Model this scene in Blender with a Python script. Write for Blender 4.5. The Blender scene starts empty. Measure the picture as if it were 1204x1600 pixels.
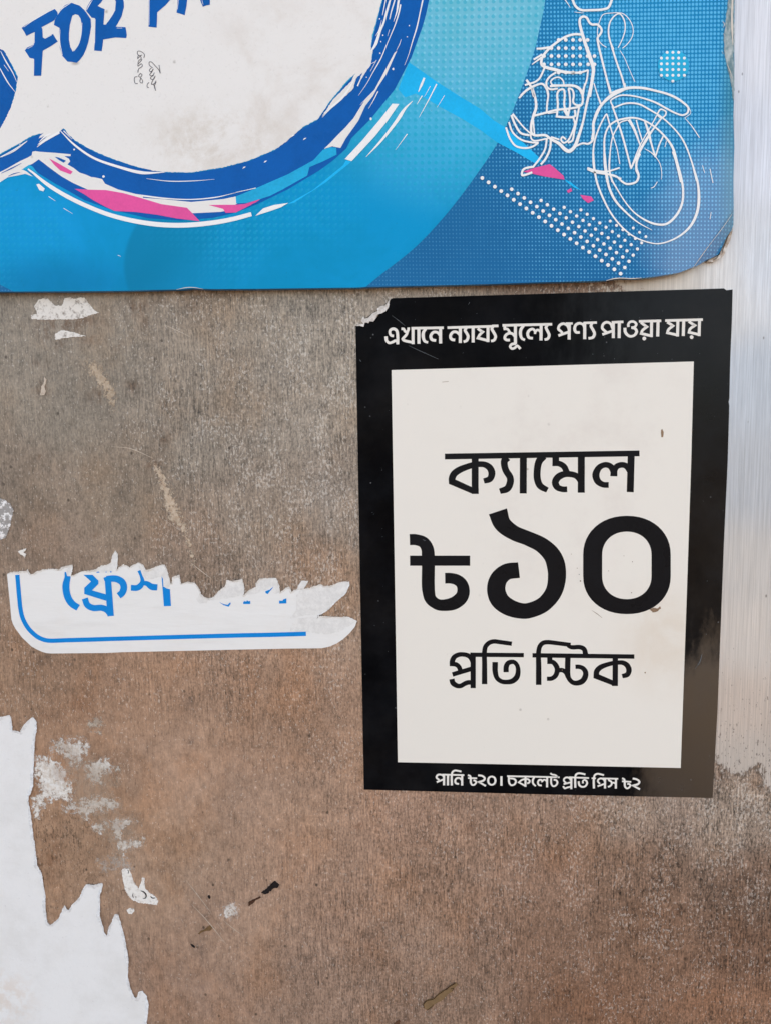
import bpy, bmesh, math, random
import numpy as np
from mathutils import Vector, Euler
from mathutils.geometry import tessellate_polygon

C = bpy.context.scene.collection
scn = bpy.context.scene
random.seed(7)
rng = np.random.RandomState(11)

# ------------------------------------------------------------------ camera
Z0 = 1.25                                   # height of the price poster's middle above the ground
CAM_LOC = Vector((-0.0578, -0.4149, 0.0703 + Z0))
CAM_ROT = Euler((math.radians(83.85), math.radians(0.84), math.radians(4.27)), 'XYZ')
F_PX, W_PX, H_PX = 1100.0, 1204.0, 1600.0
cam_d = bpy.data.cameras.new('camera')
cam_d.sensor_fit = 'VERTICAL'
cam_d.sensor_height = 32.0
cam_d.lens = F_PX / H_PX * 32.0
cam_d.clip_start = 0.01
cam_d.clip_end = 500.0
cam = bpy.data.objects.new('camera', cam_d)
cam.location = CAM_LOC
cam.rotation_euler = CAM_ROT
C.objects.link(cam)
scn.camera = cam

# ------------------------------------------------------------------ sky, sun, exposure
SUN_EL, SUN_AZ = math.radians(30), math.radians(20)     # behind the wall: the wall stands in open shade
world = bpy.data.worlds.new("World")
scn.world = world
world.use_nodes = True
wn, wl = world.node_tree.nodes, world.node_tree.links
wn.clear()
sky = wn.new('ShaderNodeTexSky')
sky.sky_type = 'NISHITA'
sky.sun_disc = False
sky.sun_elevation = SUN_EL
sky.sun_rotation = SUN_AZ
sky.air_density = 1.0
sky.dust_density = 1.5
sky.ozone_density = 1.0
hs = wn.new('ShaderNodeHueSaturation')
hs.inputs['Saturation'].default_value = 0.5
bg = wn.new('ShaderNodeBackground')
bg.inputs['Strength'].default_value = 0.12
wo = wn.new('ShaderNodeOutputWorld')
wl.new(sky.outputs[0], hs.inputs['Color'])
wl.new(hs.outputs[0], bg.inputs['Color'])
wl.new(bg.outputs[0], wo.inputs['Surface'])

sun_d = bpy.data.lights.new('sun', 'SUN')
sun_d.energy = 3.0
sun_d.angle = math.radians(0.5)
sun_d.color = (1.0, 0.95, 0.88)
sun = bpy.data.objects.new('sun', sun_d)
sdir = Vector((math.sin(SUN_AZ) * math.cos(SUN_EL), math.cos(SUN_AZ) * math.cos(SUN_EL), math.sin(SUN_EL)))
sun.rotation_euler = sdir.to_track_quat('Z', 'Y').to_euler()
sun.location = (0, 3, 4)
C.objects.link(sun)

scn.view_settings.view_transform = 'Standard'
scn.view_settings.look = 'None'
scn.view_settings.exposure = 1.82
scn.view_settings.gamma = 1.0
scn.view_settings.use_curve_mapping = False
scn.cycles.use_denoising = True
scn.cycles.max_bounces = 6

# ------------------------------------------------------------------ helpers: photo scale -> wall plane
RM = CAM_ROT.to_matrix()

def wall(px, py, off=0.0):
    """point of the wall's face (pushed out by off metres) for a photo position"""
    d = RM @ Vector(((px - W_PX / 2) / F_PX, (H_PX / 2 - py) / F_PX, -1.0))
    t = (-off - CAM_LOC.y) / d.y
    p = CAM_LOC + d * t
    return p

def crop(x0, y0, s):
    return lambda pts: [(x0 + p[0] / s, y0 + p[1] / s) + tuple(p[2:]) for p in pts]

def catmull(pts, step=3):
    n = len(pts)
    if n < 3:
        return [p[:2] for p in pts]
    out = []
    for i in range(n - 1):
        p0 = pts[i - 1] if i > 0 else (2 * pts[0][0] - pts[1][0], 2 * pts[0][1] - pts[1][1])
        p1, p2 = pts[i], pts[i + 1]
        p3 = pts[i + 2] if i + 2 < n else (2 * p2[0] - p1[0], 2 * p2[1] - p1[1])
        L = math.hypot(p2[0] - p1[0], p2[1] - p1[1])
        # centripetal
        def k(a, b): return max(1e-4, math.sqrt(math.hypot(b[0] - a[0], b[1] - a[1])))
        t0 = 0.0; t1 = t0 + k(p0, p1); t2 = t1 + k(p1, p2); t3 = t2 + k(p2, p3)
        m = max(2, min(10, int(L / step) + 2))
        for j in range(m):
            t = t1 + (t2 - t1) * j / m
            def li(a, b, ta, tb): return ((tb - t) / (tb - ta) * a[0] + (t - ta) / (tb - ta) * b[0],
                                          (tb - t) / (tb - ta) * a[1] + (t - ta) / (tb - ta) * b[1])
            A1, A2, A3 = li(p0, p1, t0, t1), li(p1, p2, t1, t2), li(p2, p3, t2, t3)
            B1, B2 = li(A1, A2, t0, t2), li(A2, A3, t1, t3)
            out.append(li(B1, B2, t1, t2))
    out.append(tuple(pts[-1][:2]))
    return out

def smooth_path(pts):
    segs, cur = [], []
    for p in pts:
        cur.append(p)
        if len(p) > 2 and p[2] == 'c':
            segs.append(cur); cur = [p]
    if len(cur) > 1: segs.append(cur)
    out = []
    for s in segs:
        c = catmull([q[:2] for q in s])
        out += c if not out else c[1:]
    return out

class Flat:
    """collects flat printed shapes and links them as ONE mesh object lying on a surface"""
    def __init__(self, off):
        self.v, self.f, self.off, self.k = [], [], off, 0
        self.cuts = []
    def _lv(self):
        self.k += 1
        return self.off + (self.k % 10) * 2e-6
    def poly(self, loops, smooth=False):
        if isinstance(loops[0][0], (int, float)): loops = [loops]
        o = self._lv()
        L2 = []
        for lp in loops:
            lp = [p[:2] for p in lp]
            if smooth:
                lp = catmull(lp + [lp[0]])[:-1]
            L2.append([Vector((p[0], p[1], 0)) for p in lp])
        tris = tessellate_polygon(L2)
        flat = [p for lp in L2 for p in lp]
        b = len(self.v)
        self.v += [wall(p.x, p.y, o) for p in flat]
        for t in tris: self.f.append(tuple(b + i for i in t))
    def stroke(self, pts, w, taper=None):
        """w: width or list of widths spread along the path"""
        path = smooth_path(pts)
        q = [path[0]]
        for p in path[1:]:
            if math.hypot(p[0] - q[-1][0], p[1] - q[-1][1]) > 0.02: q.append(p)
        path = q
        n = len(path)
        if n < 2: return
        cum = [0]
        for i in range(1, n): cum.append(cum[-1] + math.hypot(path[i][0] - path[i-1][0], path[i][1] - path[i-1][1]))
        ws = w if isinstance(w, (list, tuple)) else [w, w]
        def width(t):
            x = t * (len(ws) - 1); i = min(int(x), len(ws) - 2); f = x - i
            return ws[i] * (1 - f) + ws[i + 1] * f
        o = self._lv(); b = len(self.v)
        for i in range(n):
            a = path[max(0, i - 1)]; c = path[i]; d = path[min(n - 1, i + 1)]
            def nrm(p, r):
                l = math.hypot(r[0] - p[0], r[1] - p[1]) or 1
                return (-(r[1] - p[1]) / l, (r[0] - p[0]) / l)
            if i == 0: nx, ny = nrm(c, d); m = 1
            elif i == n - 1: nx, ny = nrm(a, c); m = 1
            else:
                n1, n2 = nrm(a, c), nrm(c, d)
                nx, ny = n1[0] + n2[0], n1[1] + n2[1]
                l = math.hypot(nx, ny) or 1
                nx, ny = nx / l, ny / l
                m = 1 / max(0.45, nx * n1[0] + ny * n1[1])
            h = width(cum[i] / cum[-1]) / 2 * m
            self.v.append(wall(c[0] + nx * h, c[1] + ny * h, o))
            self.v.append(wall(c[0] - nx * h, c[1] - ny * h, o))
        for i in range(n - 1):
            self.f.append((b + 2*i, b + 2*i + 1, b + 2*i + 3, b + 2*i + 2))
    def dot(self, x, y, r, n=10, ry=None):
        o = self._lv(); b = len(self.v)
        for i in range(n):
            a = 2 * math.pi * i / n
            self.v.append(wall(x + r * math.cos(a), y + (ry or r) * math.sin(a), o))
        self.f.append(tuple(b + i for i in range(n)))
    def cut(self):
        self.cuts.append((len(self.v), len(self.f)))
    def split(self, name, mat, parent=None, each=False):
        """every separate piece becomes a part of its own"""
        self.cut()
        out, v0, f0 = [], 0, 0
        for v1, f1 in self.cuts:
            if f1 > f0:
                g = Flat(self.off)
                g.v = self.v[v0:v1]; g.f = [tuple(i - v0 for i in q) for q in self.f[f0:f1]]
                out.append(g.build(name, mat, parent))
            v0, f0 = v1, f1
        return out
    def build(self, name, mat, parent=None):
        me = bpy.data.meshes.new(name)
        me.from_pydata([tuple(v) for v in self.v], [], self.f)
        bm = bmesh.new(); bm.from_mesh(me)
        for f in bm.faces:
            f.normal_update()
            if f.normal.y > 0: f.normal_flip()
        bm.to_mesh(me); bm.free()
        me.materials.append(mat)
        o = bpy.data.objects.new(name, me)
        C.objects.link(o)
        if parent: o.parent = parent
        return o

def roughen(loop, amp, step=2.0, seed=0):
    r = random.Random(seed)
    out = []
    n = len(loop)
    for i in range(n):
        a, b = loop[i], loop[(i + 1) % n]
        L = math.hypot(b[0] - a[0], b[1] - a[1])
        sharp = len(a) > 2            # a third value marks a clean (cut) edge from a to b
        m = max(1, int(L / step))
        for j in range(m):
            t = j / m
            k = 0 if (sharp or j == 0) else amp
            out.append((a[0] + (b[0] - a[0]) * t + r.uniform(-k, k), a[1] + (b[1] - a[1]) * t + r.uniform(-k, k)))
    return out

def slab(name, loop, front, back, mat, parent=None, warp=None):
    """a sheet of real thickness cut to an outline: front face, back edge and sides"""
    L2 = [Vector((p[0], p[1], 0)) for p in loop]
    tris = tessellate_polygon([L2])
    n = len(loop)
    fo = [wall(p[0], p[1], front + (warp(p[0], p[1]) if warp else 0)) for p in loop]
    ba = [Vector((p.x, -back, p.z)) for p in fo]
    me = bpy.data.meshes.new(name)
    faces = [tuple(t) for t in tris] + [(i, (i + 1) % n, n + (i + 1) % n, n + i) for i in range(n)]
    me.from_pydata([tuple(v) for v in fo + ba], [], faces)
    bm = bmesh.new(); bm.from_mesh(me)
    bmesh.ops.recalc_face_normals(bm, faces=bm.faces)
    # front faces must look at -Y
    ff = [f for f in bm.faces if abs(f.normal.y) > 0.6]
    if ff and sum(f.normal.y for f in ff) > 0:
        for f in bm.faces: f.normal_flip()
    bm.to_mesh(me); bm.free()
    me.materials.append(mat)
    o = bpy.data.objects.new(name, me)
    C.objects.link(o)
    if parent: o.parent = parent
    return o

def tag(o, label=None, cat=None, group=None, kind=None):
    if label: o['label'] = label
    if cat: o['category'] = cat
    if group: o['group'] = group
    if kind: o['kind'] = kind
    return o

# ------------------------------------------------------------------ helpers: materials
def lin(r, g, b):
    f = lambda c: (c / 255) / 12.92 if c <= 10 else ((c / 255 + 0.055) / 1.055) ** 2.4
    return (f(r), f(g), f(b), 1.0)

class M:
    def __init__(self, name):
        self.m = bpy.data.materials.new(name)
        self.m.use_nodes = True
        self.n, self.l = self.m.node_tree.nodes, self.m.node_tree.links
        self.n.clear()
        self.out = self.n.new('ShaderNodeOutputMaterial')
        self.p = self.n.new('ShaderNodeBsdfPrincipled')
        self.l.new(self.p.outputs[0], self.out.inputs[0])
        self.tc = self.n.new('ShaderNodeTexCoord')
    def put(self, sock, v):
        if v is None: return
        if isinstance(v, bpy.types.NodeSocket): self.l.new(v, sock)
        else:
            try: sock.default_value = v
            except Exception: sock.default_value = (v, v, v)
    def set(self, **k):
        for a, v in k.items():
            self.put(self.p.inputs[a.replace('_', ' ')], v)
    def coords(self, scale=(1, 1, 1), rot=(0, 0, 0), loc=(0, 0, 0)):
        n = self.n.new('ShaderNodeMapping')
        self.l.new(self.tc.outputs['Object'], n.inputs['Vector'])
        n.inputs['Scale'].default_value = scale
        n.inputs['Rotation'].default_value = rot
        n.inputs['Location'].default_value = loc
        return n.outputs[0]
    def noise(self, scale, vec=None, detail=3, rough=0.6, dist=0.0):
        n = self.n.new('ShaderNodeTexNoise')
        self.put(n.inputs['Vector'], vec if vec is not None else self.tc.outputs['Object'])
        n.inputs['Scale'].default_value = scale
        n.inputs['Detail'].default_value = detail
        n.inputs['Roughness'].default_value = rough
        n.inputs['Distortion'].default_value = dist
        return n.outputs['Fac']
    def voro(self, scale, vec=None, feature='F1', rnd=1.0):
        n = self.n.new('ShaderNodeTexVoronoi')
        n.feature = feature
        self.put(n.inputs['Vector'], vec if vec is not None else self.tc.outputs['Object'])
        n.inputs['Scale'].default_value = scale
        n.inputs['Randomness'].default_value = rnd
        return n
    def math(self, op, a, b=0.0, c=None, clamp=False):
        n = self.n.new('ShaderNodeMath'); n.operation = op; n.use_clamp = clamp
        self.put(n.inputs[0], a); self.put(n.inputs[1], b)
        if c is not None: self.put(n.inputs[2], c)
        return n.outputs[0]
    def ramp(self, v, a, b, lo=0.0, hi=1.0, smooth=True):
        n = self.n.new('ShaderNodeMapRange')
        n.interpolation_type = 'SMOOTHSTEP' if smooth else 'LINEAR'
        self.put(n.inputs['Value'], v)
        self.put(n.inputs['From Min'], a); self.put(n.inputs['From Max'], b)
        self.put(n.inputs['To Min'], lo); self.put(n.inputs['To Max'], hi)
        return n.outputs[0]
    def mix(self, f, a, b, blend='MIX'):
        n = self.n.new('ShaderNodeMix'); n.data_type = 'RGBA'; n.blend_type = blend
        self.put(n.inputs[0], f); self.put(n.inputs[6], a); self.put(n.inputs[7], b)
        return n.outputs[2]
    def scale(self, col, f):
        n = self.n.new('ShaderNodeVectorMath'); n.operation = 'SCALE'
        self.put(n.inputs[0], col[:3] if isinstance(col, tuple) else col); self.put(n.inputs['Scale'], f)
        return n.outputs[0]
    def attr(self, name):
        n = self.n.new('ShaderNodeAttribute'); n.attribute_name = name
        return n
    def dist2(self, px, py, rx, ry=None):
        """0 at a photo position, 1 at (rx, ry) photo pixels from it, measured on the wall"""
        c = wall(px, py); ex = wall(px + rx, py); ey = wall(px, py + (ry or rx))
        sx = 1 / (ex - c).length; sz = 1 / (ey - c).length
        v = self.coords(scale=(sx, 0, sz), loc=(-c.x * sx, 0, -c.z * sz))
        n = self.n.new('ShaderNodeVectorMath'); n.operation = 'LENGTH'
        self.l.new(v, n.inputs[0])
        return n.outputs['Value']
    def bump(self, h, dist=0.0005, strength=0.5):
        n = self.n.new('ShaderNodeBump')
        n.inputs['Strength'].default_value = strength
        n.inputs['Distance'].default_value = dist
        self.put(n.inputs['Height'], h)
        self.l.new(n.outputs[0], self.p.inputs['Normal'])
    def grid(self, pitch_i, pitch_j, org):
        """cell coordinates of a printed dot grid given by two photo-space steps at org"""
        o = wall(*org); a = wall(org[0] + pitch_i[0], org[1] + pitch_i[1]) - o
        b = wall(org[0] + pitch_j[0], org[1] + pitch_j[1]) - o
        det = a.x * b.z - b.x * a.z
        iu = (b.z / det, 0, -b.x / det); iv = (-a.z / det, 0, a.x / det)
        out = []
        for w in (iu, iv):
            n = self.n.new('ShaderNodeVectorMath'); n.operation = 'DOT_PRODUCT'
            s = self.n.new('ShaderNodeVectorMath'); s.operation = 'SUBTRACT'
            self.l.new(self.tc.outputs['Object'], s.inputs[0]); s.inputs[1].default_value = o
            self.l.new(s.outputs[0], n.inputs[0]); n.inputs[1].default_value = w
            u = self.math('ADD', n.outputs['Value'], 0.5)
            fr = self.math('FRACT', u)
            out.append(self.math('SUBTRACT', fr, 0.5))
        return self.math('SQRT', self.math('ADD', self.math('MULTIPLY', out[0], out[0]), self.math('MULTIPLY', out[1], out[1])))

def ink(name, rgb, rough=0.35, var=0.06, spec=0.06, chips=0.0):
    m = M(name)
    n1 = m.noise(45, detail=4); n2 = m.noise(900, detail=2)
    f = m.math('ADD', m.ramp(n1, 0.3, 0.7, 1 - var, 1 + var), m.ramp(n2, 0.3, 0.7, -var / 2, var / 2))
    col = m.scale(lin(*rgb), f)
    m.set(Base_Color=col, Roughness=m.ramp(n1, 0.3, 0.7, rough - .05, rough + .08), Specular_IOR_Level=spec)
    return m.m

# ------------------------------------------------------------------ ground
def make_ground():
    m = M('dry earth')
    n1 = m.noise(0.8, detail=5); n2 = m.noise(18, detail=5)
    c = m.mix(m.ramp(n1, .35, .65), lin(150, 124, 98), lin(176, 150, 122))
    c = m.mix(m.ramp(n2, .4, .7, 0, .4), c, lin(110, 88, 68))
    m.set(Base_Color=c, Roughness=0.9)
    m.bump(n2, 0.01, 0.6)
    me = bpy.data.meshes.new('ground')
    s = 200
    me.from_pydata([(-s, -s, 0), (s, -s, 0), (s, s, 0), (-s, s, 0)], [], [(0, 1, 2, 3)])
    me.materials.append(m.m)
    o = bpy.data.objects.new('ground', me); C.objects.link(o)
    tag(o, 'dry brown earth in front of the wall', 'ground', kind='structure')
make_ground()

# ------------------------------------------------------------------ the metal wall
# colour of the grime film, ground bounce and sky tone painted in, at places on the sheet (photo position, colour, speckle, dark flecks)
CTRL = [
 (0, 480, (134,124,111), .25, .3), (150, 560, (138,128,115), .25, .25), (100, 640, (135,125,112), .2, .2), (300, 520, (142,129,114), .55, .3),
 (450, 480, (147,137,124), .6, .35), (450, 620, (147,136,123), .8, .3), (300, 680, (142,131,118), .65, .3), (530, 560, (151,140,126), .7, .4),
 (540, 800, (147,134,121), .85, .4), (400, 800, (140,126,112), .9, .3), (200, 760, (137,122,106), .35, .25), (50, 760, (133,118,103), .2, .2),
 (60, 860, (138,119,103), .25, .3), (300, 860, (140,121,105), .5, .3), (500, 900, (150,128,110), .8, .4), (20, 1060, (150,122,100), .4, .4),
 (200, 1080, (155,124,101), .45, .45), (400, 1080, (158,128,106), .4, .4), (530, 1150, (155,126,105), .5, .5), (100, 1150, (160,128,104), .3, .4),
 (300, 1200, (166,136,114), .3, .3), (450, 1280, (163,134,113), .3, .35), (105, 1320, (164,133,108), .2, .95), (250, 1350, (166,139,118), .2, .25),
 (350, 1450, (164,136,116), .2, .25), (300, 1560, (160,132,113), .2, .25), (500, 1550, (153,127,109), .25, .25), (560, 1400, (158,129,109), .3, .35),
 (650, 1270, (160,130,110), .4, .6), (700, 1350, (155,126,106), .4, .6), (640, 1440, (156,130,112), .4, .4), (720, 1540, (146,120,102), .4, .35),
 (850, 1280, (152,126,108), .6, .75), (850, 1380, (146,116,96), .6, .7), (850, 1500, (136,107,88), .5, .5), (850, 1590, (130,102,84), .45, .4),
 (1000, 1270, (150,132,118), .8, 1.0), (1000, 1350, (138,112,94), .6, .95), (1000, 1450, (126,98,79), .75, .8), (1000, 1570, (132,101,81), .6, .5),
 (1150, 1280, (150,134,120), .95, 1.15), (1180, 1380, (124,100,84), .75, 1.1), (1180, 1480, (118,91,74), .75, .9), (1150, 1580, (140,106,84), .5, .5),
 (700, 452, (140,128,115), .7, .7), (850, 448, (132,112,96), .6, .9),
]
CLEAN = [(1000, 440, (176,164,150)), (1060, 445, (196,188,178)), (1130, 430, (206,203,200)), (1180, 40, (216,215,218)), (1180, 250, (208,209,215)), (1180, 420, (200,203,209)),
         (1180, 600, (180,186,194)), (1180, 760, (176,180,186)), (1170, 880, (190,188,186)), (1170, 1000, (198,194,190)), (1160, 1100, (192,182,174)), (1160, 1200, (186,180,174))]  # bare metal tones with the reflected sky painted in
# grime border over the bare strip: a ragged line in photo space
CLEAN_EDGE = [(935, 430), (935, 470), (1100, 500), (1095, 1000), (1100, 1185), (1117, 1188), (1127, 1200), (1135, 1207), (1144, 1212), (1160, 1211), (1170, 1206), (1181, 1192), (1186, 1206), (1190, 1226), (1204, 1236), (1240, 1236),
              (1700, 1236), (1700, -700), (1000, -700), (1000, 300)]

def inside_dist(P, loop):
    """signed distance (positive inside) of points P (n,2) to a closed loop"""
    Lp = np.array([p[:2] for p in loop], float); Q = np.roll(Lp, -1, axis=0)
    d = np.full(len(P), 1e9); ins = np.zeros(len(P), bool)
    for a, b in zip(Lp, Q):
        ab = b - a; t = np.clip(((P - a) @ ab) / max(ab @ ab, 1e-9), 0, 1)
        d = np.minimum(d, np.hypot(*(P - (a + t[:, None] * ab)).T))
        c = ((a[1] > P[:, 1]) != (b[1] > P[:, 1]))
        with np.errstate(divide='ignore', invalid='ignore'):
            xi = (b[0] - a[0]) * (P[:, 1] - a[1]) / (b[1] - a[1]) + a[0]
        ins ^= c & (P[:, 0] < xi)
    return np.where(ins, d, -d)

RMn = np.array(RM)
def photo_of(X, Z):
    P = np.stack([X, np.zeros_like(X), Z], 1) - np.array(CAM_LOC)
    q = P @ RMn
    z = np.minimum(q[:, 2], -0.02)
    return np.stack([W_PX / 2 + F_PX * q[:, 0] / -z, H_PX / 2 - F_PX * q[:, 1] / -z], 1)

def wall_material():
    m = M('brushed metal under brown grime')
    tint = m.attr('tint').outputs['Color']
    bare = m.attr('bare_tint').outputs['Color']
    speck = m.attr('speck').outputs['Fac']
    fleck = m.attr('fleck').outputs['Fac']
    clean = m.attr('clean').outputs['Fac']
    # fine vertical brush lines
    s1 = m.noise(1.0, m.coords((950, 1, 90)), 3, .7)
    s2 = m.noise(1.0, m.coords((380, 1, 10)), 3, .6)
    s3 = m.noise(1.0, m.coords((900, 1, 480), loc=(11, 0, 3)), 3, .7)
    blotch = m.noise(24, None, 6, .7, .4)
    mott = m.noise(150, m.coords((1.5, 1, .8)), 4, .75)
    zone = m.noise(14, m.coords((1.2, 1, .6), loc=(7, 0, 9)), 4, .65)      # where the brush lines show most
    gz = m.attr('grain').outputs['Fac']
    za = m.ramp(zone, .35, .65, .5, 1.2)
    streak = m.math('MULTIPLY', za, m.math('ADD', m.ramp(s1, .33, .67, -.40, .32), m.ramp(s2, .3, .7, -.08, .08)))
    streak = m.math('ADD', streak, m.ramp(s3, .34, .66, -.36, .32))
    cloud = m.noise(7, m.coords((1.2, 1, .7), loc=(2, 0, 6)), 5, .65, .5)
    blotch = m.math('ADD', blotch, m.ramp(cloud, .3, .7, -.12, .12))
    tone = m.math('ADD', m.ramp(blotch, .3, .7, -.14, .13), m.ramp(mott, .32, .68, -.2, .18))
    f = m.math('ADD', 1.0, m.math('ADD', m.math('MULTIPLY', streak, gz), tone))
    g = m.scale(tint, f)
    # warmer and cooler patches in the film
    warm = m.noise(19, m.coords((1, 1, .7), loc=(3, 0, 1)), 5, .65)
    g = m.mix(m.ramp(warm, .45, .68, 0, .75), g, m.mix(1.0, g, (1.0, .88, .76, 1), 'MULTIPLY'))
    cool = m.noise(13, m.coords((1, 1, 1), loc=(9, 0, 4)), 5, .65)
    g = m.mix(m.ramp(cool, .48, .7, 0, .8), g, m.mix(1.0, g, (1.0, 1.04, 1.09, 1), 'MULTIPLY'))
    # rust and soot stains, plus painted contact shade under the board
    rust_shade = m.attr('rust_shade').outputs['Fac']; soot = m.attr('soot').outputs['Fac']
    rn = m.noise(210, m.coords((1, 1, .6), loc=(2, 0, 2)), 5, .75)
    g = m.mix(m.math('MULTIPLY', rust_shade, m.ramp(rn, .38, .6)), g, m.mix(1.0, g, (.56, .42, .33, 1), 'MULTIPLY'))
    g = m.mix(m.math('MULTIPLY', soot, m.ramp(rn, .36, .6)), g, m.mix(1.0, g, (.50, .52, .56, 1), 'MULTIPLY'))
    # pale worn specks where the film is scratched through
    sp = m.noise(1.0, m.coords((760, 1, 430), loc=(5, 0, 2)), 2, .7)
    spm = m.noise(60, m.coords((1, 1, .6), loc=(1, 0, 8)), 4, .7)
    th = m.math('SUBTRACT', .65, m.math('MULTIPLY', speck, m.ramp(spm, .35, .65, .0, .19)))
    spf = m.ramp(sp, th, m.math('ADD', th, .05), 0, .85)
    g = m.mix(spf, g, m.mix(.5, m.scale(g, 1.55), (.56, .53, .49, 1)))
    # dark pits
    dk = m.noise(1.0, m.coords((720, 1, 300), loc=(2, 0, 7)), 3, .7)
    dkm = m.noise(45, m.coords((1, 1, .7), loc=(6, 0, 3)), 4, .7)
    th2 = m.math('SUBTRACT', .665, m.math('MULTIPLY', fleck, m.ramp(dkm, .33, .67, .01, .19)))
    dkf = m.ramp(dk, th2, m.math('ADD', th2, .07), 0, .8)
    g = m.mix(dkf, g, m.scale(g, .36))
    # bigger isolated dark specks
    v = m.voro(110, m.coords((1, 1, .8), loc=(.3, 0, .2)))
    big = m.ramp(v.outputs['Distance'], .06, .12, .8, 0)
    g = m.mix(m.math('MULTIPLY', big, m.ramp(dkm, .42, .6)), g, (.05, .035, .025, 1))
    # bare strip
    b1 = m.noise(1.0, m.coords((1150, 1, 16), loc=(4, 0, 0)), 3, .75)
    b2 = m.noise(1.0, m.coords((420, 1, 9)), 3, .6)
    bf = m.math('ADD', 1.0, m.math('ADD', m.ramp(b1, .3, .7, -.15, .13), m.ramp(b2, .3, .7, -.03, .03)))
    b = m.scale(bare, bf)
    pk = m.noise(1.0, m.coords((700, 1, 260), loc=(8, 0, 8)), 3, .75)
    pth = m.math('SUBTRACT', .76, m.math('MULTIPLY', m.attr('pits').outputs['Fac'], .17))
    b = m.mix(m.ramp(pk, pth, m.math('ADD', pth, .07), 0, .75), b, (.10, .085, .075, 1))
    v2 = m.voro(85, m.coords((1.3, 1, .7), rot=(0, .5, 0), loc=(2.3, 0, 1.2)))
    b = m.mix(m.ramp(v2.outputs['Distance'], .035, .075, .7, 0), b, (.12, .11, .10, 1))
    edge = m.math('ADD', clean, m.math('ADD', m.ramp(m.noise(170, None, 4, .7), .25, .75, -.9, .9), m.ramp(m.noise(1.0, m.coords((900, 1, 200)), 3), .2, .8, -.8, .8)))
    cf = m.ramp(edge, -.25, .35)
    band = m.math('MULTIPLY', m.ramp(m.math('ABSOLUTE', m.math('ADD', edge, .1)), .05, .75, 1, 0), m.ramp(m.attr('pits').outputs['Fac'], .8, 1.0))
    col = m.mix(cf, g, b)
    col = m.mix(m.math('MULTIPLY', band, m.ramp(rn, .36, .56, .1, .8)), col, (.085, .06, .045, 1))
    m.set(Base_Color=col, Metallic=m.ramp(cf, 0, 1, .12, .35), Roughness=m.math('ADD', m.ramp(s1, .3, .7, .44, .6), m.ramp(cf, 0, 1, .04, 0)),
          Anisotropic=.4, Specular_IOR_Level=.4)
    h = m.math('ADD', m.math('MULTIPLY', s1, .5), m.math('ADD', m.math('MULTIPLY', spf, .5), m.math('MULTIPLY', dkf, -.6)))
    m.bump(h, .00015, .35)
    return m.m

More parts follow.
